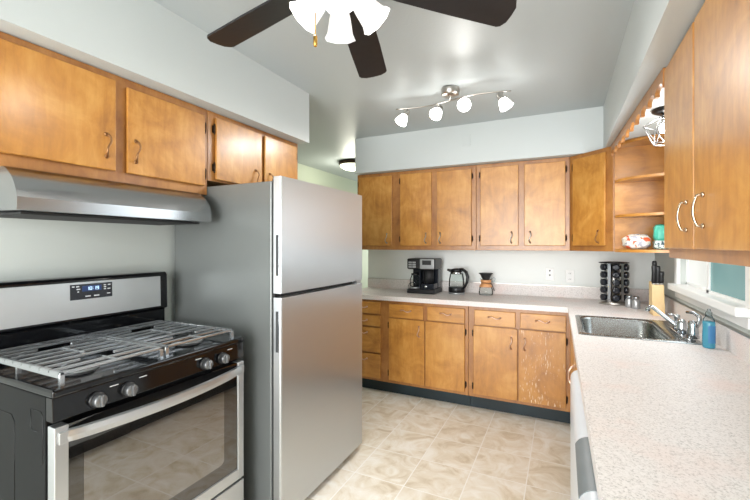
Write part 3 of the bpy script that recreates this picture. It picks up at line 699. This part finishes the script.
# burners and grates
for i, (x, y, r) in enumerate(((-1.545, 0.80, 0.048), (-1.545, 1.245, 0.055), (-1.80, 0.80, 0.044), (-1.80, 1.245, 0.040))):
    b_ = MB().lathe([(r + 0.012, 0.9475), (r + 0.012, 0.953), (r * 0.9, 0.957), (r * 0.9, 0.960)], (x, y, 0), 24).build('burner', M['silver'], RG)
    MB().lathe([(r, 0.960), (r, 0.966), (r - 0.004, 0.969), (0.0, 0.970)], (x, y, 0), 24).build('burner_cap', M['cap'], b_)
GX0, GX1, GZ = -1.915, -1.408, 0.991
for y0, y1 in ((0.672, 1.023), (1.031, 1.384)):
    m = MB(); r = 0.0047
    def bar(x0, x1, ya, yb): m.box(min(x0, x1) - r * (x0 == x1), max(x0, x1) + r * (x0 == x1), min(ya, yb) - r * (ya == yb), max(ya, yb) + r * (ya == yb), GZ - 0.012, GZ, 0.003, 1)
    bar(GX0, GX0, y0, y1); bar(GX1, GX1, y0, y1)
    m.box(GX0 - r, GX1 + r, y0, y0 + 0.016, GZ - 0.022, GZ, 0.003, 1); m.box(GX0 - r, GX1 + r, y1 - 0.016, y1, GZ - 0.016, GZ, 0.003, 1)
    ym = (y0 + y1) / 2
    nb = 9
    for k in range(1, nb):
        x = GX0 + (GX1 - GX0) * k / nb
        near = min(abs(x + 1.545), abs(x + 1.80))
        if near < 0.03: bar(x, x, y0, ym - 0.055); bar(x, x, ym + 0.055, y1)
        else: bar(x, x, y0, y1)
    bar(GX0, -1.86, ym, ym); bar(-1.745, -1.60, ym, ym); bar(-1.49, GX1, ym, ym)
    for x in (GX0, -1.67, GX1):
        for y in (y0 + 0.008, y1 - 0.008): m.box(x - 0.006, x + 0.006, y - 0.006, y + 0.006, 0.9475, GZ - 0.01)
    m.build('grate', M['grate'], RG)

# ------------------------------------------------------------ range hood
HD = thing('range_hood', 'stainless under-cabinet range hood above the gas range', 'range hood', (XL, 1.045, 1.50))
HY0, HY1 = 0.652, 1.440
prof = [(XL + G, 1.510), (XL + G, 1.6535), (-1.700, 1.6535)]
for k in range(1, 9):
    a = k / 8.0; prof.append((-1.700 + 0.090 * a + 0.013 * math.sin(math.pi * a), 1.6535 - 0.108 * a + 0.009 * math.sin(math.pi * a)))
prof[-1] = (-1.610, 1.5455)
prof += [(-1.614, 1.503), (-1.63, 1.502)]
m = MB(); n_ = len(prof)
A = [(x, HY0, z) for x, z in prof]; B = [(x, HY1, z) for x, z in prof]
for i in range(n_): 
    j = (i + 1) % n_
    sm_ = 2 <= i <= 9
    m.add([A[i], A[j], B[j], B[i]], [[0, 1, 2, 3]], sm_)
m.add(A, [list(range(n_))]); m.add(B, [list(range(n_))[::-1]])
hb = m.build('canopy', M['steelhood'], HD)
bm = bmesh.new(); bm.from_mesh(hb.data); bmesh.ops.remove_doubles(bm, verts=bm.verts, dist=1e-5); bmesh.ops.recalc_face_normals(bm, faces=bm.faces)
for e_ in bm.edges:
    if len(e_.link_faces) == 2 and e_.calc_face_angle(0) > 0.35: e_.smooth = False
bm.to_mesh(hb.data); bm.free()
MB().box(-1.97, -1.66, HY0 + 0.03, HY1 - 0.03, 1.492, 1.5005, 0.002).build('filter', M['gasket'], HD)

# ------------------------------------------------------------ ceiling fan with lights
HX, HYc, HZ = -0.662, 1.128, 2.290
FN = thing('ceiling_fan', 'ceiling fan with five dark blades and lit tulip glass shades', 'ceiling fan', (HX, HYc, ZC))
m = MB(); m.lathe([(0.065, ZC - 0.002), (0.06, ZC - 0.04), (0.025, ZC - 0.055), (0.012, ZC - 0.06), (0.012, 2.33), (0.05, 2.325), (0.105, 2.315), (0.115, 2.29), (0.10, 2.26), (0.06, 2.245), (0.045, 2.24), (0.04, 2.225), (0.028, 2.20), (0.0, 2.194)], (HX, HYc, 0), 32)
m.build('motor_housing', M['brass'], FN)
for k in range(5):
    a = math.radians(33.5 + 72 * k); Rm = Matrix.Translation((HX, HYc, HZ)) @ Matrix.Rotation(a, 4, 'Z') @ Matrix.Rotation(math.radians(8.5), 4, 'Y') @ Matrix.Rotation(math.radians(-9), 4, 'X')
    out = [(0.15, -0.052), (0.20, -0.060), (0.40, -0.066), (0.580, -0.067), (0.592, -0.060), (0.598, -0.048), (0.604, -0.036), (0.606, 0.0), (0.604, 0.036), (0.598, 0.048), (0.592, 0.060), (0.580, 0.067), (0.40, 0.066), (0.20, 0.060), (0.15, 0.052)]
    bm = bmesh.new(); A = [bm.verts.new((x, y, -0.003)) for x, y in out]; B = [bm.verts.new((x, y, 0.004)) for x, y in out]
    bm.faces.new(A[::-1]); bm.faces.new(B)
    for i in range(len(out)): j = (i + 1) % len(out); bm.faces.new((A[i], A[j], B[j], B[i]))
    bmesh.ops.recalc_face_normals(bm, faces=bm.faces)
    m = MB(); m.addbm(bm, M=Rm); bl = m.build('blade', M['blade'], FN)
    m = MB(); m.box(0.075, 0.21, -0.018, 0.018, 0.004, 0.012, 0.003, M=Rm); m.build('blade_bracket', M['brass'], bl)
for ang in (120, 210, 300, 30):
    a = math.radians(ang); dr_ = Vector((math.cos(a), math.sin(a), 0)); ax = (dr_ * 0.68 + Vector((0, 0, -0.74))).normalized()
    nk = Vector((HX - 0.006, HYc - 0.003, 2.216)) + dr_ * 0.050
    Mq = ax.to_track_quat('Z', 'Y').to_matrix()
    m = MB(); m.tube([Vector((HX, HYc, 2.212)) + dr_ * 0.012, nk], 0.010, 10); m.lathe([(0.014, -0.012), (0.022, -0.004), (0.022, 0.016)], nk, 16, M=Mq)
    arm = m.build('lamp_arm', M['brass'], FN)
    m = MB(); nseg = 32; prf = [(0.022, 0.000), (0.030, 0.018), (0.037, 0.042), (0.042, 0.070), (0.046, 0.092), (0.055, 0.110)]
    vv = []
    for r, z in prf:
        for k in range(nseg):
            g = 2 * math.pi * k / nseg; wv = 1 + 0.035 * math.sin(8 * g) * (z / 0.108) ** 2
            vv.append(Mq @ Vector((r * wv * math.cos(g), r * wv * math.sin(g), z)) + nk)
    m.add(vv, [[i * nseg + k, i * nseg + (k + 1) % nseg, (i + 1) * nseg + (k + 1) % nseg, (i + 1) * nseg + k] for i in range(len(prf) - 1) for k in range(nseg)], True)
    m.build('glass_shade', M['shade'], arm, 'lit white glass shade')
    m = MB(); m.lathe([(0.0, 0.022), (0.016, 0.028), (0.021, 0.048), (0.017, 0.066), (0.0, 0.074)], nk, 16, M=Mq); m.build('bulb', M['bulb'], arm)
    l = bpy.data.lights.new('fan_lamp', 'POINT'); l.energy = 7.0; l.color = (1.0, 0.96, 0.90); l.shadow_soft_size = 0.035
    lo = bpy.data.objects.new('fan_lamp', l); COL.objects.link(lo); lo.parent = FN; lo.location = nk + ax * 0.055 - Vector(FN.location)
m = MB(); chx = Vector((-0.655, 1.035, 0)); chx = Vector((-0.722, 1.062, 0))
m.tube([chx + Vector((0, 0, 2.17)), chx + Vector((0, 0, 2.062))], 0.0014, 6)
ch = m.build('pull_chain', M['brass'], FN)
MB().lathe([(0.003, 2.066), (0.007, 2.060), (0.007, 2.035), (0.004, 2.028), (0.0, 2.027)], chx, 12).build('pull_knob', M['brass'], ch)

# ------------------------------------------------------------ track light
TR = thing('track_light', 'four-lamp brushed nickel track light mounted on the ceiling', 'track light', (-0.70, 2.68, ZC))
MB().lathe([(0.062, ZC - 0.001), (0.064, ZC - 0.012), (0.060, ZC - 0.048), (0.052, ZC - 0.054), (0.0, ZC - 0.055)], (-0.70, 2.67, 0), 28).build('canopy', M['nickel'], TR)
m = MB(); pts = []
for k in range(25):
    t_ = k / 24.0; x = -1.115 + 0.81 * t_; pts.append((x, 2.69 + 0.035 * math.sin(2 * math.pi * t_), 2.392))
m.tube(pts, 0.0065, 8, flat=0.7); m.tube([(-0.70, 2.67, ZC - 0.05), (-0.705, 2.69, 2.392)], 0.008, 8)
m.build('bar', M['nickel'], TR)
# lamp heads: bar x, aim vector
for x, aim in ((-1.058, (-0.42, -0.30, -0.85)), (-0.802, (-0.12, -0.66, -0.62)), (-0.60, (0.12, -0.86, -0.50)), (-0.350, (0.46, 0.06, -0.88))):
    t_ = (x + 1.115) / 0.81; y = 2.69 + 0.035 * math.sin(2 * math.pi * t_)
    ax = Vector(aim).normalized(); Mq = ax.to_track_quat('Z', 'Y').to_matrix()
    jt = Vector((x, y, 2.392)); nk = Vector((x, y, 2.372)) - Vector((ax.x, ax.y, 0)) * 0.050
    m = MB(); m.tube([jt, nk], 0.004, 8); m.lathe([(0.0, -0.012), (0.017, -0.010), (0.020, 0.0), (0.020, 0.032), (0.024, 0.036)], nk, 18, M=Mq)
    hd = m.build('lamp_head', M['nickel'], TR)
    m = MB(); m.lathe([(0.022, 0.034), (0.033, 0.055), (0.041, 0.085), (0.045, 0.098), (0.038, 0.103), (0.0, 0.104)], nk, 22, M=Mq); m.build('glass_shade', M['spot'], hd, 'lit frosted glass')
    l = bpy.data.lights.new('track_lamp', 'SPOT'); l.energy = 38; l.spot_size = math.radians(115); l.spot_blend = 1.0; l.color = (1.0, 0.98, 0.94); l.shadow_soft_size = 0.04
    lo = bpy.data.objects.new('track_lamp', l); COL.objects.link(lo); lo.parent = TR
    lo.location = nk + ax * 0.112 - Vector(TR.location); lo.rotation_euler = (-ax).to_track_quat('Z', 'Y').to_euler()

# ------------------------------------------------------------ next room's dome light
DM = thing('dome_light', 'round flush dome light on the ceiling of the green room', 'ceiling light', (-2.47, 4.47, ZC))
MB().lathe([(0.17, ZC - 0.001), (0.175, ZC - 0.03), (0.165, ZC - 0.045), (0.15, ZC - 0.05)], (-2.47, 4.47, 0), 32).build('rim', M['darkbronze'], DM)
MB().lathe([(0.158, ZC - 0.046), (0.145, ZC - 0.075), (0.10, ZC - 0.10), (0.04, ZC - 0.113), (0.0, ZC - 0.115)], (-2.47, 4.47, 0), 32).build('glass_bowl', M['dome'], DM)
l = bpy.data.lights.new('dome_lamp', 'POINT'); l.energy = 14; l.color = (1.0, 0.97, 0.82); l.shadow_soft_size = 0.1
lo = bpy.data.objects.new('dome_lamp', l); COL.objects.link(lo); lo.parent = DM; lo.location = (0, 0, -0.17)

# ------------------------------------------------------------ cage light behind the valance
CG = thing('cage_light', 'small geometric wire cage light under the soffit over the sink', 'ceiling light', (0.50, 2.57, SZ))
MB().lathe([(0.062, SZ - 0.0005), (0.064, SZ - 0.012), (0.05, SZ - 0.022), (0.016, SZ - 0.026), (0.016, SZ - 0.05), (0.0, SZ - 0.05)], (0.50, 2.57, 0), 24).build('canopy', M['blackplastic'], CG)
m = MB(); c = Vector((0.50, 2.57, 0)); ring = lambda r, z, o=0, k=5: [c + Vector((r * math.cos(2 * math.pi * (i + o) / k), r * math.sin(2 * math.pi * (i + o) / k), z)) for i in range(k)]
r0, r1, r2 = ring(0.026, SZ - 0.040), ring(0.102, SZ - 0.085, 0.5), ring(0.058, SZ - 0.185)
for i in range(5):
    for p_, q_ in ((r0[i], r0[(i + 1) % 5]), (r1[i], r1[(i + 1) % 5]), (r2[i], r2[(i + 1) % 5]), (r0[i], r1[i]), (r0[i], r1[i - 1]), (r1[i], r2[i]), (r1[i], r2[(i + 1) % 5])): m.tube([p_, q_], 0.0028, 6)
m.build('wire_cage', M['silver'], CG)
MB().lathe([(0.010, SZ - 0.05), (0.014, SZ - 0.065), (0.030, SZ - 0.10), (0.026, SZ - 0.122), (0.0, SZ - 0.132)], (0.50, 2.57, 0), 18).build('bulb', M['bulb'], CG)
l = bpy.data.lights.new('cage_lamp', 'POINT'); l.energy = 1.4; l.color = (1.0, 0.95, 0.88); l.shadow_soft_size = 0.03
lo = bpy.data.objects.new('cage_lamp', l); COL.objects.link(lo); lo.parent = CG; lo.location = (0, 0, -0.19)

# ------------------------------------------------------------ wall plates
def plate(x, z, label, kind):
    o = thing('wall_outlet' if kind == 2 else 'wall_jack', label, 'wall plate', (x, YB, z), 'wall plates')
    MB().box(x - 0.036, x + 0.036, YB - 0.007, YB - 0.0005, z - 0.058, z + 0.058, 0.003).build('cover', M['whiteplastic'], o)
    if kind == 2:
        for dz in (-0.026, 0.026):
            r_ = MB().box(x - 0.016, x + 0.016, YB - 0.0085, YB - 0.006, z + dz - 0.015, z + dz + 0.015, 0.002).build('receptacle', M['whiteplastic'], o)
            MB().box(x - 0.008, x - 0.005, YB - 0.009, YB - 0.008, z + dz - 0.005, z + dz + 0.007).box(x + 0.005, x + 0.008, YB - 0.009, YB - 0.008, z + dz - 0.005, z + dz + 0.007).build('slot', M['gasket'], r_)
    else:
        for dz in (-0.008, 0.032): MB().cyl((x, YB - 0.0085, z + dz), (x, YB - 0.006, z + dz), 0.007, 12).build('socket_hole', M['gasket'], o)
plate(-0.105, 1.118, 'pale wall plate with two dark holes, left of the duplex outlet', 1)
plate(0.060, 1.103, 'white duplex outlet on the back wall nearest the spice rack', 2)
m = MB().box(-0.775 - 0.034, -0.775 + 0.034, 3.523, 3.5295, 2.275, 2.375, 0.002)
solo(m, 'cover_plate', M['soffit'], 'blank painted cover plate on the back soffit', 'wall plate', (-0.775, 3.53, 2.325))

# ------------------------------------------------------------ coffee maker
CM = thing('coffee_maker', 'black two-way coffee maker on the back counter beside the kettle', 'coffee maker', (-1.215, 3.73, Z1))
ca_ = math.radians(-2)
x0, x1, y0, y1 = -1.380, -1.095, 3.605, 3.86; zc = Z1
MB().box(x0, x1, y0, y1, zc + 0.0005, zc + 0.045, 0.008).build('base', M['blackplastic'], CM)
MB().box(x0 + 0.01, x1 - 0.01, y1 - 0.105, y1, zc + 0.045, zc + 0.235, 0.006).build('column', M['darkblueplastic'], CM)
MB().box(x0, x1, y0 + 0.005, y1, zc + 0.235, zc + 0.340, 0.014, 3).build('head', M['blackplastic'], CM)
MB().box(x0 + 0.118, x0 + 0.132, y0 + 0.03, y1 - 0.105, zc + 0.045, zc + 0.235).build('divider', M['darkblueplastic'], CM)
m = MB(); m.box(x0 + 0.135, x1 - 0.008, y0 - 0.004, y0 + 0.03, zc + 0.240, zc + 0.338, 0.008); cpn = m.build('control_panel', M['silver'], CM, 'silver control panel')
MB().box(x0 + 0.160, x1 - 0.035, y0 - 0.006, y0, zc + 0.280, zc + 0.325, 0.003).build('screen', M['gasket'], cpn)
m = MB()
for i in range(2):
    for j in range(3): m.box(x0 + 0.018 + i * 0.040, x0 + 0.052 + i * 0.040, y0 + 0.001, y0 + 0.008, zc + 0.250 + j * 0.022, zc + 0.266 + j * 0.022, 0.002)
m.build('buttons', M['silver'], CM)
m = MB(); m.lathe([(0.048, zc + 0.060), (0.056, zc + 0.075), (0.056, zc + 0.130), (0.042, zc + 0.165), (0.038, zc + 0.175)], (x0 + 0.065, y0 + 0.072, 0), 24); m.build('glass_carafe', M['glass'], CM, 'clear glass carafe')
MB().lathe([(0.040, zc + 0.175), (0.042, zc + 0.190), (0.0, zc + 0.196)], (x0 + 0.065, y0 + 0.072, 0), 24).build('carafe_lid', M['blackplastic'], CM)
MB().lathe([(0.052, zc + 0.045), (0.052, zc + 0.059), (0.0, zc + 0.0595)], (x0 + 0.065, y0 + 0.072, 0), 24).build('warming_plate', M['silver'], CM)
m = MB(); m.lathe([(0.047, zc + 0.105), (0.047, zc + 0.232), (0.0, zc + 0.234)], (x0 + 0.200, y0 + 0.085, 0), 24); m.build('pod_holder', M['gasket'], CM)
MB().box(x0 + 0.145, x1 - 0.012, y0 + 0.003, y0 + 0.135, zc + 0.045, zc + 0.100, 0.006).build('drip_tray', M['darkblueplastic'], CM)
MB().lathe([(0.014, 0), (0.014, 0.006), (0, 0.007)], (x0 + 0.195, y0 + 0.004, zc + 0.072), 14, M=Vector((0, -1, 0)).to_track_quat('Z', 'Y').to_matrix()).build('start_button', M['chrome'], CM)
m = MB(); m.tube([(x0 + 0.02, y1 - 0.03, zc + 0.05), (x0 - 0.02, y1 - 0.01, zc + 0.085), (x0 - 0.055, y1 - 0.02, zc + 0.075), (x0 - 0.07, y1 - 0.03, zc + 0.045), (x0 - 0.06, y1 - 0.03, zc + 0.012), (x0 - 0.03, y1 - 0.02, zc + 0.005), (x0 + 0.01, y1 + 0.01, zc + 0.005), (x0 + 0.05, y1 + 0.03, zc + 0.005)], 0.0032, 8); m.build('power_cord', M['blackplastic'], CM)
# ------------------------------------------------------------ kettle
KX, KY = -0.925, 3.765
KT = thing('electric_kettle', 'glass electric kettle with black handle between coffee maker and carafe', 'kettle', (KX, KY, Z1))
MB().lathe([(0.076, zc + 0.0005), (0.078, zc + 0.012), (0.072, zc + 0.017), (0.0, zc + 0.017)], (KX, KY, 0), 28).build('power_base', M['silver'], KT)
MB().lathe([(0.074, zc + 0.0175), (0.078, zc + 0.022), (0.077, zc + 0.062), (0.074, zc + 0.066), (0.0, zc + 0.066)], (KX, KY, 0), 28).build('heating_base', M['blackplastic'], KT)
MB().shell([(0.0745, zc + 0.066), (0.076, zc + 0.09), (0.072, zc + 0.14), (0.064, zc + 0.185), (0.060, zc + 0.196)], (KX, KY, 0), 28).build('glass_body', M['glass'], KT, 'clear glass body')
MB().lathe([(0.0605, zc + 0.192), (0.0605, zc + 0.202), (0.056, zc + 0.218), (0.0, zc + 0.218)], (KX, KY, 0), 28).build('collar', M['chrome'], KT)
m = MB(); m.lathe([(0.058, zc + 0.218), (0.054, zc + 0.236), (0.03, zc + 0.246), (0.0, zc + 0.247)], (KX, KY, 0), 28)
m.tube([(KX - 0.045, KY - 0.02, zc + 0.222), (KX - 0.082, KY - 0.036, zc + 0.234)], [0.018, 0.010], 10)
m.build('lid', M['blackplastic'], KT)
kd = Vector((0.93, -0.36, 0)).normalized(); c = Vector((KX, KY, 0))
m = MB(); m.tube([c + kd * 0.03 + Vector((0, 0, zc + 0.237)), c + kd * 0.07 + Vector((0, 0, zc + 0.238)), c + kd * 0.108 + Vector((0, 0, zc + 0.215)), c + kd * 0.126 + Vector((0, 0, zc + 0.170)), c + kd * 0.118 + Vector((0, 0, zc + 0.120)), c + kd * 0.098 + Vector((0, 0, zc + 0.080)), c + kd * 0.070 + Vector((0, 0, zc + 0.050))], [0.012, 0.014, 0.015, 0.015, 0.013, 0.011, 0.009], 12)
m.tube([c + kd * 0.066 + Vector((0, 0, zc + 0.20)), c + kd * 0.078 + Vector((0, 0, zc + 0.13)), c + kd * 0.077 + Vector((0, 0, zc + 0.06))], 0.007, 8)
m.build('handle', M['blackplastic'], KT)
# ------------------------------------------------------------ pour-over carafe
PX, PY = -0.654, 3.800
PO = thing('pour_over_carafe', 'glass pour-over coffee carafe with wooden collar and black filter', 'carafe', (PX, PY, Z1))
MB().shell([(0.060, zc + 0.001), (0.064, zc + 0.006), (0.066, zc + 0.03), (0.058, zc + 0.075), (0.042, zc + 0.110), (0.040, zc + 0.125), (0.055, zc + 0.160)], (PX, PY, 0), 26).build('glass_body', M['glass'], PO)
MB().lathe([(0.0, zc + 0.0008), (0.060, zc + 0.0009), (0.060, zc + 0.003), (0.0, zc + 0.004)], (PX, PY, 0), 26).build('glass_bottom', M['clearpl'], PO)
MB().lathe([(0.0605, zc + 0.076), (0.062, zc + 0.080), (0.052, zc + 0.098), (0.044, zc + 0.112), (0.0405, zc + 0.112)], (PX, PY, 0), 24).lathe([(0.0405, zc + 0.117), (0.046, zc + 0.117), (0.050, zc + 0.140), (0.046, zc + 0.142)], (PX, PY, 0), 24).build('wooden_collar', M['collar'], PO)
MB().lathe([(0.0445, zc + 0.1122), (0.0455, zc + 0.1145), (0.0445, zc + 0.1168)], (PX, PY, 0), 24).build('leather_tie', M['darkbronze'], PO)
m = MB(); m.tube([(PX + 0.043, PY - 0.01, zc + 0.115), (PX + 0.062, PY - 0.02, zc + 0.10), (PX + 0.072, PY - 0.02, zc + 0.065), (PX + 0.080, PY - 0.02, zc + 0.045)], [0.003, 0.003, 0.0032, 0.005], 6); m.build('tie_end', M['darkbronze'], PO)
MB().shell([(0.030, zc + 0.145), (0.047, zc + 0.180), (0.056, zc + 0.199)], (PX, PY, 0), 24).lathe([(0.055, zc + 0.198), (0.066, zc + 0.200), (0.066, zc + 0.206), (0.050, zc + 0.206), (0.0, zc + 0.196)], (PX, PY, 0), 24).build('filter_cone', M['gasket'], PO)
m = MB(); m.tube([(PX + 0.048, PY, zc + 0.150), (PX + 0.075, PY - 0.01, zc + 0.168), (PX + 0.088, PY - 0.01, zc + 0.155), (PX + 0.080, PY - 0.01, zc + 0.135), (PX + 0.050, PY, zc + 0.128)], 0.004, 8); m.build('glass_handle', M['clearpl'], PO)

# ------------------------------------------------------------ spice rack and jars
RX0, RY_ = 0.372, 3.672
SR = thing('spice_rack', 'round chrome revolving spice rack in the counter corner', 'spice rack', (RX0, RY_, Z1))
MB().lathe([(0.108, zc + 0.0005), (0.110, zc + 0.006), (0.108, zc + 0.020), (0.100, zc + 0.024), (0.0, zc + 0.024)], (RX0, RY_, 0), 32).build('base', M['nickel'], SR)
MB().lathe([(0.098, zc + 0.326), (0.106, zc + 0.328), (0.106, zc + 0.334), (0.06, zc + 0.338), (0.0, zc + 0.338)], (RX0, RY_, 0), 32).build('top', M['blackplastic'], SR)
MB().cyl((RX0, RY_, zc + 0.024), (RX0, RY_, zc + 0.3265), 0.030, 20).build('column', M['nickel'], SR)
view = math.atan2(-RY_, -RX0)
cols = [view + math.radians(d_) for d_ in (-50, 10, 70)]
for k_ in range(6):
    ab = view + math.radians(-80 + 60 * k_); rd = Vector((math.cos(ab), math.sin(ab), 0)); tn = Vector((-rd.y, rd.x, 0)); p_ = Vector((RX0, RY_, 0)) + rd * 0.092
    MB().prism([(v.x, v.y) for v in (p_ - tn * 0.011, p_ + tn * 0.011, p_ + tn * 0.011 - rd * 0.003, p_ - tn * 0.011 - rd * 0.003)], zc + 0.024, zc + 0.3265).build('upright', M['chrome'], SR)
jar = None
colname = ['left', 'middle', 'right']; rowname = ['bottom one', 'second from the bottom', 'middle one', 'second from the top', 'top one']
for ci, a in enumerate(cols):
    for ri in range(5):
        z = zc + 0.056 + ri * 0.0600; rd = Vector((math.cos(a), math.sin(a), 0))
        loc = Vector((RX0, RY_, z)) + rd * 0.048
        if jar is None:
            jar = thing('spice_jar', '', 'spice jar', (0, 0, 0), 'spice jars in the rack')
            Mj = Vector((1, 0, 0)).to_track_quat('Z', 'Y').to_matrix()
            MB().lathe([(0.018, 0.0), (0.0195, 0.003), (0.0195, 0.028), (0.017, 0.031)], (0, 0, 0), 16, M=Mj).build('glass', M['glassdark'], jar)
            MB().lathe([(0.025, 0.031), (0.0265, 0.033), (0.0265, 0.052), (0.024, 0.056), (0.012, 0.0555), (0.0, 0.0555)], (0, 0, 0), 18, M=Mj).build('lid', M['darkblueplastic'], jar)
            j = jar
        else: j = copy_tree(jar)
        j.location = loc; j.rotation_euler = (0, 0, a)
        j['label'] = 'black-lidded spice jar in the %s column of the rack, %s' % (colname[ci], rowname[ri])

# ------------------------------------------------------------ salt and pepper shakers
def shaker(x, y, label):
    o = thing('shaker', label, 'shaker', (x, y, Z1), 'salt and pepper shakers')
    MB().lathe([(0.0255, zc + 0.0005), (0.0265, zc + 0.004), (0.026, zc + 0.055), (0.019, zc + 0.068)], (x, y, 0), 20).build('body', M['silver'], o)
    MB().lathe([(0.0195, zc + 0.068), (0.0200, zc + 0.084), (0.015, zc + 0.094), (0.0, zc + 0.096)], (x, y, 0), 20).build('cap', M['chrome'], o)
shaker(0.458, 3.520, 'silver shaker standing right against the spice rack base')
shaker(0.492, 3.455, 'silver shaker on the side nearer the knife block')

# ------------------------------------------------------------ knife block and knives
KB = thing('knife_block', 'pale wooden knife block standing in the counter corner by the window', 'knife block', (0.577, 3.215, Z1))
bx, by = 0.577, 3.215
m = MB(); m.prism([(by - 0.055, zc + 0.0005), (by + 0.065, zc + 0.0005), (by + 0.075, zc + 0.222), (by - 0.030, zc + 0.203)], bx - 0.034, bx + 0.034, axis='x', bev=0.004); m.build('block', M['blockwood'], KB)
m = MB(); m.prism([(by - 0.060, zc + 0.0005), (by - 0.0555, zc + 0.0005), (by - 0.0465, zc + 0.09), (by - 0.051, zc + 0.09)], bx - 0.033, bx + 0.033, axis='x'); m.build('front_panel', M['blockwood'], KB)
def knife(x, y, z, L, label):
    o = thing('kitchen_knife', label, 'knife', (x, y, z), 'knives in the block')
    ax = Vector((0, -0.10, 1)).normalized(); p0 = Vector((x, y, z)); m = MB()
    m.tube([p0, p0 + ax * 0.02, p0 + ax * L * 0.55, p0 + ax * L * 0.9, p0 + ax * L], [0.0085, 0.0105, 0.0095, 0.0115, 0.008], 10, flat=1.35)
    h_ = m.build('handle', M['blackplastic'], o)
    m = MB()
    for f_ in (0.3, 0.6): q = p0 + ax * L * f_; m.cyl(q + Vector((-0.0125, 0, 0)), q + Vector((0.0125, 0, 0)), 0.0022, 8)
    m.build('rivet', M['silver'], h_)
    m = MB(); m.box(x - 0.008, x + 0.008, y - 0.012, y + 0.012, z - 0.006, z + 0.002, 0.001); m.build('bolster', M['nickel'], o)
zt = lambda y: zc + 0.203 + 0.019 * (y - (by - 0.030)) / 0.105 + 0.006
knife(bx - 0.021, by - 0.012, zt(by - 0.012), 0.128, 'leftmost front knife handle rising from the wooden block')
knife(bx + 0.001, by - 0.010, zt(by - 0.010), 0.120, 'middle front knife handle rising from the wooden block')
knife(bx + 0.022, by - 0.010, zt(by - 0.010), 0.082, 'shortest knife handle at the right of the wooden block')
knife(bx - 0.008, by + 0.050, zt(by + 0.050), 0.140, 'tall knife handle at the back of the wooden block')

# ------------------------------------------------------------ dish soap
SBX, SBY = 0.606, 2.285
SB = thing('soap_bottle', 'clear plastic bottle of blue dish soap beside the faucet', 'soap bottle', (SBX, SBY, Z1))
MB().lathe([(0.021, zc + 0.0005), (0.024, zc + 0.005), (0.024, zc + 0.060), (0.0225, zc + 0.085), (0.0235, zc + 0.115), (0.0225, zc + 0.122), (0.0, zc + 0.122)], (SBX, SBY, 0), 24).build('soap_body', M['soap'], SB)
MB().shell([(0.0225, zc + 0.122), (0.020, zc + 0.134), (0.014, zc + 0.142), (0.012, zc + 0.150)], (SBX, SBY, 0), 24).build('clear_neck', M['clearpl'], SB)
MB().lathe([(0.012, zc + 0.148), (0.0125, zc + 0.163), (0.008, zc + 0.168), (0.006, zc + 0.178), (0.0, zc + 0.179)], (SBX, SBY, 0), 18).build('cap', M['clearpl'], SB)
m = MB(); pts = []
for k in range(9):
    a = math.atan2(-SBY, -SBX) + math.radians(-6 + 90 * (k / 8.0 - 0.0)); pts.append((SBX + 0.0245 * math.cos(a), SBY + 0.0245 * math.sin(a)))
m2 = MB(); vv = [(x, y, zc + 0.025) for x, y in pts] + [(x, y, zc + 0.105) for x, y in pts]
m2.add(vv, [[i, i + 1, 9 + i + 1, 9 + i] for i in range(8)], True); m2.build('bottle_label', M['labelblue'], SB, 'darker blue label')

# ------------------------------------------------------------ bags of food on the open shelf
def pillow(c, dx, dy, dz, rotz, seed, k=18, pw=2.6):
    rnd = random.Random(seed); ph = [rnd.uniform(0, 6) for _ in range(6)]; m = MB(); vv = []; n1, n2 = k, k * 2
    Rz = Matrix.Rotation(rotz, 3, 'Z')
    for i in range(n1 + 1):
        th = math.pi * i / n1
        for j in range(n2):
            f_ = 2 * math.pi * j / n2; sg = lambda v, e: math.copysign(abs(v) ** e, v)
            e = 2.0 / pw; x = sg(math.sin(th), e) * sg(math.cos(f_), e); y = sg(math.sin(th), e) * sg(math.sin(f_), e); z = sg(math.cos(th), e)
            wr = 1 + 0.05 * math.sin(5 * f_ + ph[0] + 3 * th) + 0.04 * math.sin(9 * th + ph[1] + 2 * f_)
            p_ = Rz @ Vector((x * dx * wr, y * dy * wr, z * dz * (wr if z > 0 else 1.0))); vv.append(p_ + Vector(c))
    fs = [[i * n2 + j, i * n2 + (j + 1) % n2, (i + 1) * n2 + (j + 1) % n2, (i + 1) * n2 + j] for i in range(n1) for j in range(n2)]
    m.add(vv, fs, True); return m
zb = 1.3556
m = pillow((0.462, 3.225, zb + 0.052), 0.084, 0.055, 0.051, 0.1, 3)
solo(m, 'food_bag', M['bagwhite'], 'white and orange plastic food bag lying on the bottom shelf', 'food bag', (0.462, 3.225, zb))
FB = thing('food_bag', 'teal food bag with printed base standing on the bottom shelf', 'food bag', (0.605, 3.20, zb))
pillow((0.605, 3.20, zb + 0.031), 0.052, 0.045, 0.030, 0.0, 5, pw=5).build('printed_base', M['bagprint'], FB)
pillow((0.605, 3.20, zb + 0.112), 0.051, 0.042, 0.054, 0.0, 6, pw=4.5).build('bag_top', M['teal'], FB)
